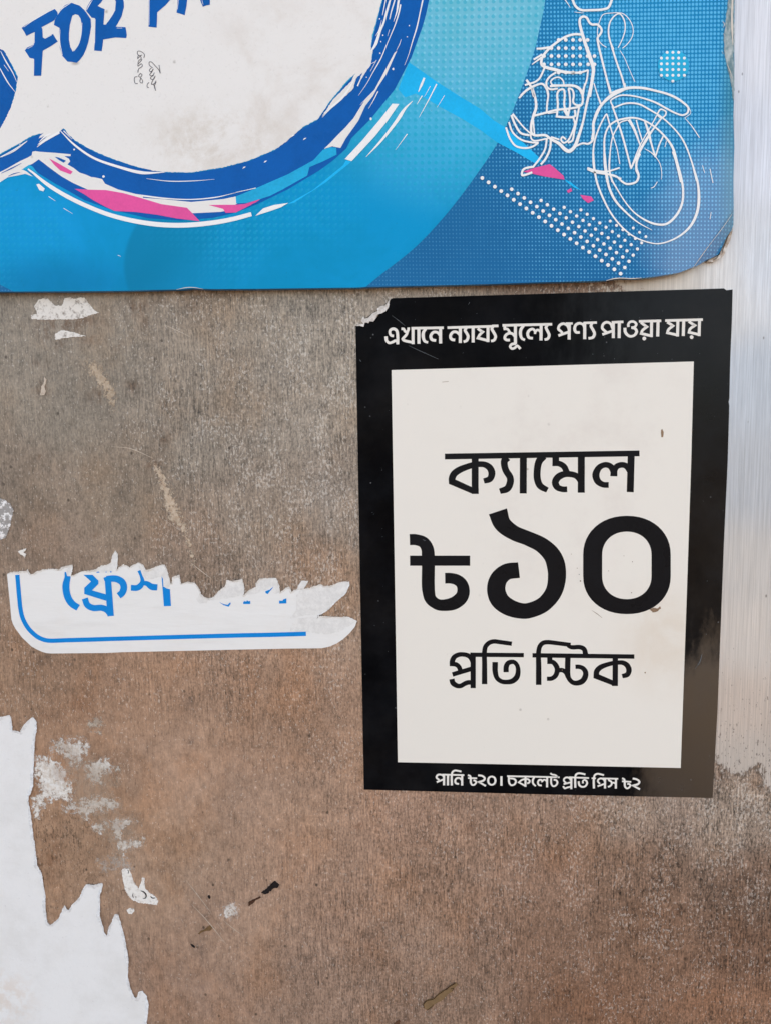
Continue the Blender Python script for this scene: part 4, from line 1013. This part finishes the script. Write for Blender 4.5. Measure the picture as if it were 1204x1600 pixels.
    f.stroke(G([(690,615),(720,635),(752,660)]), [.3, .9, .4]); f.cut()
    f.dot(1007, 1051, 1.2, 7); f.cut(); f.dot(877.5, 1047, .7, 6); f.cut(); f.stroke([(690, 597), (700, 596)], .6)
    f.split('smudge', sm, panel)
    gsm = ink('grey scuff', (96, 100, 104), .6, .2)
    f = Flat(PF + .0001)
    for p, w in (([(612, 493), (625, 503), (632, 509)], [.3, .8, .3]), ([(638, 540), (655, 548), (684, 561)], [.3, .8, .4]), ([(1085, 1045), (1092, 1035), (1096, 1022)], [.4, 1.2, .5]), ([(562, 562), (564, 565)], [.8, .5]), ([(731, 476), (733, 472)], [.4, .7]), ([(660, 843), (664, 845)], [.5, .8]), ([(903, 897), (905, 898)], [.8, .5])):
        f.stroke(p, w); f.cut()
    d_ = Flat(PF + .0001)
    for k in range(34):
        s = rng.randint(4)
        x, y = [(rng.uniform(562, 608), rng.uniform(520, 1225)), (rng.uniform(620, 1135), rng.uniform(470, 500)), (rng.uniform(1086, 1116), rng.uniform(470, 1200)), (rng.uniform(640, 1080), rng.uniform(545, 562))][s]
        d_.dot(x, y, rng.uniform(.25, .6), 6)
    f.split('scuff', gsm, root)
    dsp = d_.build('dust_specks', gsm, root); dsp['kind'] = 'stuff'
make_poster()

def torn_rim(name, path, base, mat, parent, width=(1.5, 5.0), lift=.0006, seed=0, flip=1):
    """lifted fibrous lip along a torn edge; path runs with the paper on one side"""
    r = random.Random(seed)
    P = []
    for a, b in zip(path[:-1], path[1:]):
        m = max(1, int(math.hypot(b[0] - a[0], b[1] - a[1]) / 1.6))
        P += [(a[0] + (b[0] - a[0]) * j / m + (r.uniform(-.5, .5) if j else 0), a[1] + (b[1] - a[1]) * j / m + (r.uniform(-.5, .5) if j else 0)) for j in range(m)]
    n = len(P); vs, fs = [], []
    ph1, ph2 = r.uniform(0, 6), r.uniform(0, 6)
    for i, p in enumerate(P):
        a, b = P[max(0, i - 2)], P[min(n - 1, i + 2)]
        dx, dy = b[0] - a[0], b[1] - a[1]; l = math.hypot(dx, dy) or 1
        nx, ny = -dy / l * flip, dx / l * flip
        k = .5 + .5 * math.sin(i * .23 + ph1) * math.sin(i * .071 + ph2)
        w = width[0] + (width[1] - width[0]) * k * r.uniform(.6, 1)
        up = lift * (.15 + .85 * k) * r.uniform(.7, 1)
        o = r.uniform(0, .9)
        vs += [wall(p[0] + nx * w, p[1] + ny * w, base + .00003), wall(p[0] + nx * w * .4, p[1] + ny * w * .4, base + .00003 + up * .45), wall(p[0] - nx * o, p[1] - ny * o, base + up)]
    for i in range(n - 1):
        fs += [(3*i, 3*i+3, 3*i+4, 3*i+1), (3*i+1, 3*i+4, 3*i+5, 3*i+2)]
    me = bpy.data.meshes.new(name); me.from_pydata([tuple(v) for v in vs], [], fs)
    me.materials.append(mat)
    o = bpy.data.objects.new(name, me); C.objects.link(o); o.parent = parent
    return o

def fibre_mat(name, a, b):
    fm = M(name); fn = fm.noise(260, None, 5, .78)
    fm.set(Base_Color=fm.mix(fm.ramp(fn, .33, .66), lin(*a), lin(*b)), Roughness=.95); fm.bump(fn, .0005, .6)
    return fm.m

# ------------------------------------------------------------------ torn sticker
def make_sticker():
    T = crop(0, 850, 6.02); N = crop(190, 850, 6.02); O = crop(370, 880, 6.02)
    m = M('white sticker print')
    n1 = m.noise(1.0, m.coords((18, 1, 95)), 4, .6); n2 = m.noise(420, None, 3)
    c = m.mix(m.ramp(n1, .5, .75, 0, .35), lin(231, 230, 228), lin(208, 206, 203))
    c = m.mix(m.ramp(m.noise(35, None, 5, .7), .5, .75, 0, .3), c, lin(222, 214, 206))
    m.set(Base_Color=c, Roughness=.42); m.bump(m.math('ADD', n1, m.math('MULTIPLY', n2, .1)), .0014, .35)
    root = bpy.data.objects.new('torn_sticker', None); C.objects.link(root)
    tag(root, 'torn strip of white sticker with blue outline and cut-off blue lettering', 'sticker')
    up = T([(68,285),(100,268),(250,255),(262,240),(270,262),(290,290),(320,280),(340,262),(400,245),(480,235),(550,242),(600,215),(680,195),(682,235),(668,300),(700,295),(760,262),(850,252),(900,240),(960,205),(1000,200),(1045,180),(1060,110),(1085,65),(1110,105),(1105,200),(1100,245),(1130,215),(1170,190)]) + \
         N([(20,205),(55,205),(75,225),(110,200),(165,178),(200,195),(230,245),(280,235),(320,212),(405,195),(430,250),(455,340),(460,375),(475,370),(480,315),(545,290),(560,380),(620,355),(690,370),(735,430),(745,470),(790,505),(830,520),(870,495),(920,440),(975,400),(990,340),(1050,355),(1135,330),(1155,420),(1145,485)]) + \
         O([(65,305),(110,260),(180,225),(185,185),(215,145),(370,140),(385,180),(400,215),(410,275),(440,255),(470,230),(495,225),(512,275),(545,255),(600,245),(680,238),(730,215),(795,200),(815,220),(880,215),(970,180),(1058,172),(1055,215),(1020,290),(960,340),(900,395),(830,460),(770,490),(770,500),(830,500),(960,510),(1050,505)])
    cut = O([(1130,545,1),(1110,600,1),(1060,660,1),(1000,715,1),(940,755,1),(870,785,1),(800,800,1),(500,803,1),(0,813,1)]) + N([(600,1005,1),(0,1018,1)]) + T([(1000,1025,1),(480,1030,1),(440,1026,1),(400,1015,1),(350,993,1),(300,965,1),(210,880,1),(150,800,1),(125,755,1),(110,710,1),(100,600,1),(85,450,1)])
    slab('sticker_sheet', roughen(up + cut, .55, 2.0, 21), .00032, 0.0, m.m, root)
    torn_rim('torn_lip', up, .00032, fibre_mat('sticker lip fibres', (206, 202, 197), (236, 234, 231)), root, (1.0, 3.6), .0007, 3)
    # torn fibre zones where the print came away
    fm = M('torn paper fibres'); fn = fm.noise(230, None, 5, .75)
    fm.set(Base_Color=fm.mix(fm.ramp(fn, .35, .68), lin(216, 214, 211), lin(232, 230, 227)), Roughness=.95); fm.bump(fn, .0004, .5)
    f = Flat(.00038)
    f.poly(roughen(O([(560,300),(600,252),(680,243),(740,222),(795,207),(815,226),(880,221),(970,186),(1050,178),(1048,212),(1012,286),(955,334),(895,388),(825,455),(765,486),(640,490),(500,520),(560,440)]), .8, 2.5, 5)); f.cut()
    f.poly(roughen(O([(500,640),(520,570),(570,520),(700,505),(770,505),(830,506),(955,516),(1045,512),(1118,547),(1080,575),(980,640),(850,670),(700,650),(655,645)]), .8, 2.5, 6)); f.cut()
    f.poly(roughen(O([(70,300),(115,265),(186,230),(192,190),(218,151),(366,146),(380,185),(394,220),(404,275),(360,290),(300,240),(200,280),(130,300)]), .6, 2.5, 7)); f.cut()
    f.poly(roughen(N([(985,410),(997,348),(1050,362),(1130,338),(1148,420),(1138,478),(1060,500),(930,520),(850,530),(800,515),(880,500),(930,448)]), .6, 2.5, 8)); f.cut()
    f.poly(roughen(N([(400,205),(424,255),(448,340),(455,400),(420,410),(395,390),(385,300),(300,330),(240,335),(205,300),(175,270),(160,200),(195,205),(228,252),(280,242),(322,220)]), .6, 2.5, 9)); f.cut()
    f.poly(roughen(N([(700,520),(735,470),(748,478),(790,512),(820,524),(800,560),(740,560)]), .6, 2.5, 10)); f.cut()
    f.poly(roughen(T([(880,262),(905,246),(962,212),(1002,206),(1050,186),(1066,112),(1085,74),(1103,108),(1098,200),(1092,255),(1000,270)]), .5, 2.2, 11)); f.cut()
    f.poly(roughen(T([(625,240),(675,205),(676,235),(662,298),(640,302)]), .4, 2.2, 12)); f.cut()
    f.split('torn_fibre', fm.m, root)
    blue = ink('sticker blue ink', (22, 134, 214), .4, .05)
    f = Flat(.00042)
    f.stroke(T([(165,290),(185,520),(195,610),(215,695),(270,795),(350,870),(400,895),(450,908,),(640,905)]) + N([(0,890),(600,873),(1190,858)]) + O([(300,674),(652,664)]), 6.7)
    f.poly(O([(480,652),(520,650),(568,650),(540,662),(490,664)]))
    ol = f.build('blue_outline', blue, root)
    f = Flat(.00046)
    f.stroke(T([(640,303),(622,400),(640,500),(680,562),(737,600)]), [9, 11, 11, 11, 10]); f.poly(T([(610,265),(622,262),(634,302),(668,304),(664,312),(610,312)]))
    f.cut()
    f.poly(T([(788,290),(872,290),(928,345),(928,375),(868,436),(1000,474),(1000,534),(795,470),(795,412),(858,352)]))
    f.stroke(T([(1015,310),(1043,678)]), 10); f.stroke(T([(1000,325),(1050,325),(1095,328),(1150,358),(1167,410),(1150,460),(1118,487)]), [8, 10, 10.5, 10.5, 10.5, 10.5, 10]); f.poly(T([(975,318),(1060,296),(1064,350),(985,350)]))
    f.stroke(T([(800,512),(825,575),(880,602),(955,600),(1005,618),(1045,665)]), 9.6)
    f.cut()
    f.stroke(N([(90,412),(150,412),(185,385),(198,345),(185,300),(165,250)]), [9, 9, 9, 6, 4, 5]); f.stroke(N([(198,368),(240,372),(285,402),(338,408)]), [6, 8, 10, 9.5])
    f.cut()
    f.poly(N([(378,302),(392,330),(395,400),(430,420),(457,425),(467,583),(400,585),(390,450)]))
    f.cut()
    f.poly(N([(920,545),(960,565),(1000,573),(1022,548),(1028,562),(1008,590),(960,575)])); f.cut(); f.poly(O([(62,366),(75,355),(88,362),(100,350),(112,358),(128,354),(128,384),(62,384)]))
    f.cut()
    f.poly(O([(268,266),(290,256),(312,248),(345,220),(330,245),(312,264),(292,290),(275,282)])); f.cut(); f.poly(O([(400,352),(430,354),(440,340),(468,330),(468,378),(400,380)]))
    f.cut()
    f.poly(T([(905,268),(925,258),(942,266),(925,271)])); f.dot(*T([(1045, 262)])[0], 1.2, 6); f.dot(*T([(1000, 264)])[0], .9, 6)
    f.split('letter', blue, root)
    # loose flake
    slab('paper_flake', roughen(O([(566,240),(590,195),(610,165),(672,166),(652,210),(632,238)]), .5, 2, 13), .0005, .0001, fm.m, root)
    gl = M('dark gap'); gl.set(Base_Color=lin(96, 86, 78), Roughness=.9)
    f = Flat(.00046); f.poly(O([(758,492),(785,482),(806,484),(800,498),(775,504)])); f.stroke(O([(765,500),(755,525)]), [.8, .3]); f.build('tear_mark', gl.m, root)
make_sticker()

# ------------------------------------------------------------------ big torn white paper, lower left
def make_torn_paper():
    P = crop(0, 1080, 4.63); Q = crop(0, 1340, 4.63)
    m = M('torn white paper')
    n1 = m.noise(28, None, 6, .7); n2 = m.noise(500, None, 4, .75)
    c = m.mix(m.ramp(n1, .42, .72, 0, .6), lin(231, 230, 229), lin(216, 214, 211))
    c = m.mix(m.ramp(n2, .6, .8, 0, .45), c, lin(150, 150, 154))
    k = m.ramp(m.dist2(10, 1560, 60, 60), .1, 1.1, .5, 0)
    c = m.mix(m.math('MULTIPLY', k, m.ramp(m.noise(120, None, 4), .4, .6)), c, lin(214, 196, 180))
    m.set(Base_Color=c, Roughness=.8); m.bump(m.math('ADD', m.noise(90, None, 4), m.math('MULTIPLY', n2, .3)), .0008, .35)
    L = P([(-900,150),(-60,205),(0,190),(40,182),(70,175),(82,200),(85,230),(90,285),(130,290),(150,300),(160,270),(172,248),(210,210),(240,190),(262,215),(265,260),(258,320),(250,380),(246,480),(240,600),(240,680),(225,730),(208,762),(205,800),(225,900),(240,1050),(250,1100)]) + \
        Q([(262,-5),(270,60),(300,110),(315,200),(328,270),(330,370),(335,420),(342,470),(365,492),(430,440),(450,385),(470,345),(482,375),(500,382),(520,345),(560,310),(585,270),(602,230),(625,195),(680,200),(740,185),(745,200),(722,280),(724,350),(720,420),(735,470),(747,500),(752,540),(768,566),(780,555),(790,500),(812,465),(820,440),(830,412),(855,415),(870,460),(895,550),(915,650),(930,730),(925,860),(940,930),(970,1010),(990,1022),(1002,985),(1010,970),(1030,965),(1060,1000),(1075,1060),(1070,1130),(1060,1204),(1075,1300),(1040,1420),(400,1500),(-900,1480)])
    L = [(p[0] - (140 if p[0] < -150 else 0), p[1]) for p in L]
    o = bpy.data.objects.new('torn_paper', None); C.objects.link(o)
    slab('paper_sheet', roughen(L, .6, 2.2, 31), .00030, 0.0, m.m, o)
    torn_rim('torn_lip', L[1:-3], .00030, fibre_mat('paper lip fibres', (204, 203, 203), (236, 236, 237)), o, (1.5, 6.5), .0008, 8)
    tag(o, 'large torn white paper remnant with ragged spikes in the lower left corner', 'paper')
make_torn_paper()

# ------------------------------------------------------------------ small paper scraps
def scrap_mat(name, a, b):
    m = M(name); n = m.noise(330, None, 5, .75)
    m.set(Base_Color=m.mix(m.ramp(n, .30, .52), lin(*a), lin(*b)), Roughness=.95); m.bump(n, .0006, .7)
    return m.m
SM = scrap_mat('weathered scrap paper', (140, 130, 120), (230, 226, 220))
def scrap(name, loop, label, cat, seed, mat=None, th=.00035, amp=.7):
    o = slab(name, roughen(loop, amp, 1.5, seed), th, 0.0, mat or SM)
    tag(o, label, cat)
    return o
T7 = crop(0, 440, 4.013); T8 = crop(0, 640, 3.541); QQ = crop(0, 1340, 4.63); R6 = crop(200, 1340, 4.3); PP = crop(0, 1080, 4.63)
scrap('paper_scrap', T7([(215,155),(240,115),(270,105),(300,105),(325,130),(345,150),(390,150),(400,125),(405,105),(440,95),(460,110),(500,100),(530,100),(560,140),(590,175),(622,195),(560,212),(515,230),(480,236),(300,238),(200,235),(195,210),(232,205),(228,180)]), 'larger white paper scrap just under the blue board, shaped like a low cloud', 'paper scrap', 41)
scrap('paper_scrap', T7([(345,330),(365,318),(390,305),(450,315),(500,330),(540,341),(500,346),(450,348),(395,355),(350,366)]), 'small pointed paper scrap below the cloud-shaped one', 'paper scrap', 42)
scrap('paper_scrap', T7([(278,595),(292,615),(288,640),(280,660),(288,690),(278,712),(252,710),(258,680),(262,655),(275,640)]), 'tiny beige paper crumb on the grimy wall, well below the two white scraps', 'paper scrap', 43, scrap_mat('beige crumb paper', (150, 130, 112), (200, 186, 170)), .0004, .5)
scrap('paper_scrap', T8([(100,785),(122,776),(148,766),(140,782),(130,792),(146,800),(138,818),(126,806),(112,800)]), 'tiny white arrow-like paper shred above the left end of the torn sticker', 'paper scrap', 44, None, .0004, .4)
scr = scrap('paper_scrap', QQ([(880,95),(905,78),(935,85),(950,120),(962,165),(985,200),(1005,225),(1022,180),(1030,145),(1050,150),(1045,190),(1055,230),(1080,255),(1125,285),(1145,312),(1138,345),(1090,335),(1010,330),(955,305),(935,285),(905,230),(890,160)]), 'white paper scrap with cut-off black letter strokes, right of the large torn paper', 'paper scrap', 45, scrap_mat('letter scrap paper', (196, 186, 176), (232, 228, 222)))
f = Flat(.00045)
f.stroke(QQ([(965,258),(962,275),(968,292)]), [.8, 1.3, .8]); f.dot(*QQ([(985, 285)])[0], .9, 7); f.stroke(QQ([(1018,240),(1040,248),(1058,270),(1055,292),(1035,296)]), [.7, 1.8, 2.2, 1.6, .7]); f.stroke(QQ([(1090,278),(1102,292),(1125,292)]), [.7, 1.8, .9]); f.stroke(QQ([(925,88),(932,100),(928,115)]), .8); f.stroke(QQ([(885,236),(912,236)]), .6)
f.build('letter_stroke', ink('black print', (40, 38, 38), .6), scr)
scrap('paper_scrap', QQ([(918,378),(940,366),(968,372),(972,392),(955,410),(930,405)]), 'round white paper dot just below the lettered paper scrap', 'paper scrap', 46)
# foil-like peeling patch at the left edge
pm = M('peeling silver paint')
pn = pm.noise(300, None, 4, .75); pb = pm.noise(130, pm.coords(loc=(1, 0, 1)), 4, .7)
pm.set(Base_Color=pm.mix(pm.ramp(pn, .50, .58), lin(150, 146, 144), lin(232, 230, 230)), Roughness=.5, Metallic=.2); pm.bump(pb, .001, .7)
scrap('paint_flake', T8([(-160,500),(0,492),(22,497),(40,512),(58,520),(70,545),(76,562),(66,600),(58,640),(48,670),(30,712),(0,722),(-160,740)]), 'peeling grey and white patch at the left edge above the torn sticker', 'peeling patch', 47, pm.m)
# black burnt mark and dark crumbs
bk = ink('black tar', (38, 34, 34), .6, .3)
o = scrap('tar_mark', R6([(895,238),(910,222),(930,212),(950,192),(968,172),(990,158),(1002,172),(1018,185),(1010,200),(985,205),(965,218),(945,240),(915,248)]), 'thick black smear right of the middle of the brown wall below the sticker', 'smear', 48, bk, .0005, 1.0)
o = scrap('tar_mark', R6([(812,328),(810,298),(830,288),(862,272),(888,262),(892,272),(862,284),(850,300),(830,315)]), 'thin dark brown flake touching the lower end of the black smear', 'smear', 49, ink('dark brown flake', (74, 52, 40), .7, .3), .0003, .4)
scrap('tar_mark', R6([(536,258),(548,252),(556,268),(550,280),(540,270)]), 'small black speck left of the pale round glue spot', 'speck', 50, bk, .0003, .3)
scrap('tar_mark', R6([(420,580),(435,585),(452,600),(448,610),(432,598)]), 'small black speck low on the wall below the scratch lines', 'speck', 51, bk, .0003, .3)
bg_ = ink('dried brown glue', (112, 88, 62), .45, .25)
S7 = crop(480, 1440, 3.7625)
gb = scrap('glue_blob', S7([(680,492),(690,470),(712,458),(740,452),(765,430),(790,408),(820,400),(840,378),(868,360),(884,372),(862,390),(850,412),(820,430),(795,460),(760,478),(735,500),(706,522),(685,512)]), 'long dried brown glue smear near the bottom of the wall', 'glue smear', 52, ink('dried glue skin', (128, 104, 76), .4, .15), .0006, .5)
f = Flat(.0007)
f.stroke(S7([(684,508),(682,485),(700,466),(740,455),(765,432),(795,410),(838,380),(868,362)]), [1.2, 1.6, 1.2, 1, 1.4, 1.2, 1.2, 2]); f.stroke(S7([(702,520),(730,500),(738,488)]), .9); f.stroke(S7([(850,408),(858,392),(842,396)]), 1)
f.build('dark_rim', ink('dark glue rim', (70, 52, 36), .5, .2), gb)
scrap('glue_blob', S7([(505,605),(520,588),(540,578),(545,588),(540,612),(520,640),(500,640)]), 'dark brown glue spot cut by the bottom edge left of the long smear', 'glue smear', 53, ink('dark brown glue', (92, 66, 50), .5, .2), .0004, .4)
scrap('glue_blob', R6([(472,512),(490,492),(512,486),(535,465),(555,456),(568,474),(552,492),(530,492),(505,498),(480,516)]), 'small olive brown glue smear below the crossing scratches', 'glue smear', 54, bg_, .0003, .4)

# ------------------------------------------------------------------ pale glue residue (thin uneven film)
def residue(name, loop, label, cat, col, col2, strength=1.0, soft=5.0, seed=0, grain=190):
    lp = np.array([p[:2] for p in loop]); lo, hi = lp.min(0) - 8, lp.max(0) + 8
    st = 1.6
    nx, ny = int((hi[0] - lo[0]) / st) + 1, int((hi[1] - lo[1]) / st) + 1
    gx, gy = np.meshgrid(lo[0] + np.arange(nx) * st, lo[1] + np.arange(ny) * st)
    P = np.stack([gx.ravel(), gy.ravel()], 1)
    d = inside_dist(P, loop)
    keep = d > -6
    idx = -np.ones(len(P), int)
    faces = []
    for j in range(ny - 1):
        for i in range(nx - 1):
            q = (j*nx+i, j*nx+i+1, (j+1)*nx+i+1, (j+1)*nx+i)
            if all(keep[k] for k in q): faces.append(q)
    used = sorted({k for q in faces for k in q})
    idx[used] = np.arange(len(used))
    me = bpy.data.meshes.new(name)
    me.from_pydata([tuple(wall(P[k][0], P[k][1], .00012 + seed * 4e-6)) for k in used], [], [tuple(int(idx[k]) for k in q) for q in faces])
    at = me.attributes.new('fade', 'FLOAT', 'POINT')
    at.data.foreach_set('value', np.clip(d[used] / soft, -1.5, 2.5).astype(np.float32))
    m = M(name.replace('_', ' '))
    n1 = m.noise(grain, m.coords(loc=(seed * 1.3, 0, seed)), 5, .7); n2 = m.noise(650, None, 3, .7); n3 = m.noise(45, m.coords(loc=(seed, 0, 0)), 4, .6)
    n4 = m.noise(420, m.coords((1, 1, .8), loc=(0, 0, seed)), 4, .75)
    a = m.math('ADD', m.math('MULTIPLY', m.attr('fade').outputs['Fac'], .8), m.math('ADD', m.ramp(n1, .3, .7, -1.0, 1.1), m.math('ADD', m.ramp(n2, .3, .7, -.35, .35), m.ramp(n4, .3, .7, -.8, .7))))
    a = m.math('MULTIPLY', m.ramp(a, -.35, 1.15), m.ramp(n3, .3, .55, .55 * strength, strength))
    m.set(Base_Color=m.mix(m.ramp(n4, .35, .62), lin(*col), lin(*col2)), Roughness=.85)
    m.bump(m.math('ADD', a, n2), .0006, .5)
    tr = m.n.new('ShaderNodeBsdfTransparent'); mx = m.n.new('ShaderNodeMixShader')
    m.put(mx.inputs[0], a); m.l.new(tr.outputs[0], mx.inputs[1]); m.l.new(m.p.outputs[0], mx.inputs[2]); m.l.new(mx.outputs[0], m.out.inputs[0])
    me.materials.append(m.m)
    o = bpy.data.objects.new(name, me); C.objects.link(o)
    tag(o, label, cat)
    return o
PALE, PALE2 = (214, 202, 188), (240, 237, 232)
residue('glue_residue', PP([(250,480),(330,480),(420,500),(480,570),(520,680),(535,795),(460,780),(350,790),(310,850),(280,910),(240,890),(222,800),(290,730),(262,650),(250,560)]), 'pale glue residue touching the right edge of the large torn paper', 'glue residue', PALE, PALE2, .9, 6, 1)
residue('glue_residue', PP([(380,340),(480,345),(600,340),(645,400),(620,470),(600,480),(560,560),(490,500),(440,450),(380,440)]), 'pale glue patch high up between the sticker and the torn paper spikes', 'glue residue', PALE, PALE2, .75, 6, 2)
residue('glue_residue', PP([(615,535),(700,490),(780,475),(860,575),(800,570),(745,610),(745,685),(650,655),(625,600)]), 'greyish glue patch right of the high pale one', 'glue residue', (204, 194, 182), (232, 228, 222), .85, 6, 3)
residue('glue_residue', PP([(460,830),(560,810),(640,770),(760,750),(850,790),(835,850),(650,885),(645,935),(560,880),(470,855)]), 'long pale glue streak pointing right, below the greyish patch', 'glue residue', PALE, PALE2, .8, 6, 4)
residue('glue_residue', PP([(660,970),(740,935),(775,975),(725,1025),(680,1010)]), 'small round pale glue spot under the long glue streak', 'glue residue', PALE, PALE2, .9, 5, 5)
residue('glue_residue', PP([(790,935),(880,912),(985,940),(900,985),(885,1080),(1050,1070),(1040,1100),(930,1140),(890,1200),(860,1140),(820,1030)]), 'hook-shaped pale glue residue lowest of the group', 'glue residue', PALE, PALE2, .85, 5, 6)
residue('glue_residue', PP([(380,330),(700,480),(870,570),(860,760),(990,900),(1060,1100),(870,1210),(640,950),(450,870),(520,700),(480,560)]), 'thin faint glue film spread underneath the group of pale glue patches', 'glue residue', (184, 160, 136), (200, 182, 162), .3, 9, 14, 110)
residue('glue_residue', PP([(640,205),(690,185),(755,200),(740,250),(725,305),(680,290),(640,250)]), 'lone beige glue spot above the other pale patches', 'glue residue', (176, 160, 142), (200, 186, 170), .8, 5, 7)
residue('glue_residue', R6([(615,345),(660,320),(710,305),(765,340),(740,395),(680,402),(630,388)]), 'pale round glue spot left of the black smear', 'glue residue', PALE, PALE2, .75, 5, 8)
residue('glue_residue', QQ([(700,20),(860,-20),(920,10),(960,80),(900,100),(740,90)]), 'faint grey glue film above the lettered paper scrap', 'glue residue', (184, 170, 156), (204, 194, 184), .55, 8, 9)
residue('scrape_mark', T7([(525,500),(570,495),(625,515),(680,600),(730,690),(725,780),(700,810),(675,770),(650,690),(575,600)]), 'broad tan scrape running diagonally under the paper scraps', 'scrape', (180, 158, 132), (200, 182, 160), .9, 5, 10, 260)
residue('scrape_mark', T8([(835,285),(875,300),(920,380),(975,500),(1010,590),(1050,690),(1072,790),(1085,850),(1065,860),(1045,760),(1000,660),(930,590),(905,500),(880,400)]), 'long narrow tan scrape slanting down towards the torn sticker', 'scrape', (184, 160, 136), (204, 186, 164), .95, 3.5, 11, 260)
# scratch lines
f = Flat(.0001)
for p, w in ((R6([(430,315),(520,410),(660,580)]), [.3, 1.0, .3]), (R6([(390,150),(460,240),(560,370)]), [.3, .8, .3]), (R6([(640,420),(700,470),(780,530)]), [.3, .7, .3]), (R6([(600,440),(650,500)]), [.3, .6, .3]),
             (T8([(1060,850),(1130,905),(1170,935)]), [.5, 1.2, .3]), (T8([(910,610),(1000,670)]), [.4, 1.2, .4]), (T8([(1030,600),(1120,685)]), [.3, 1.3, .3]), (T8([(620,205),(720,215),(850,270)]), [.3, 1, .3]), (T7([(900,735),(1000,775)]), [.4, 1.2, .4]), (T7([(1030,270),(1120,310),(1200,350)]), [.3, 1, .3])):
    f.stroke(p, w)
o = f.build('scratches', ink('bright scratch', (196, 182, 166), .5, .1))
tag(o, 'fine pale scratches crossing the brown film on the wall', 'scratches', kind='stuff')
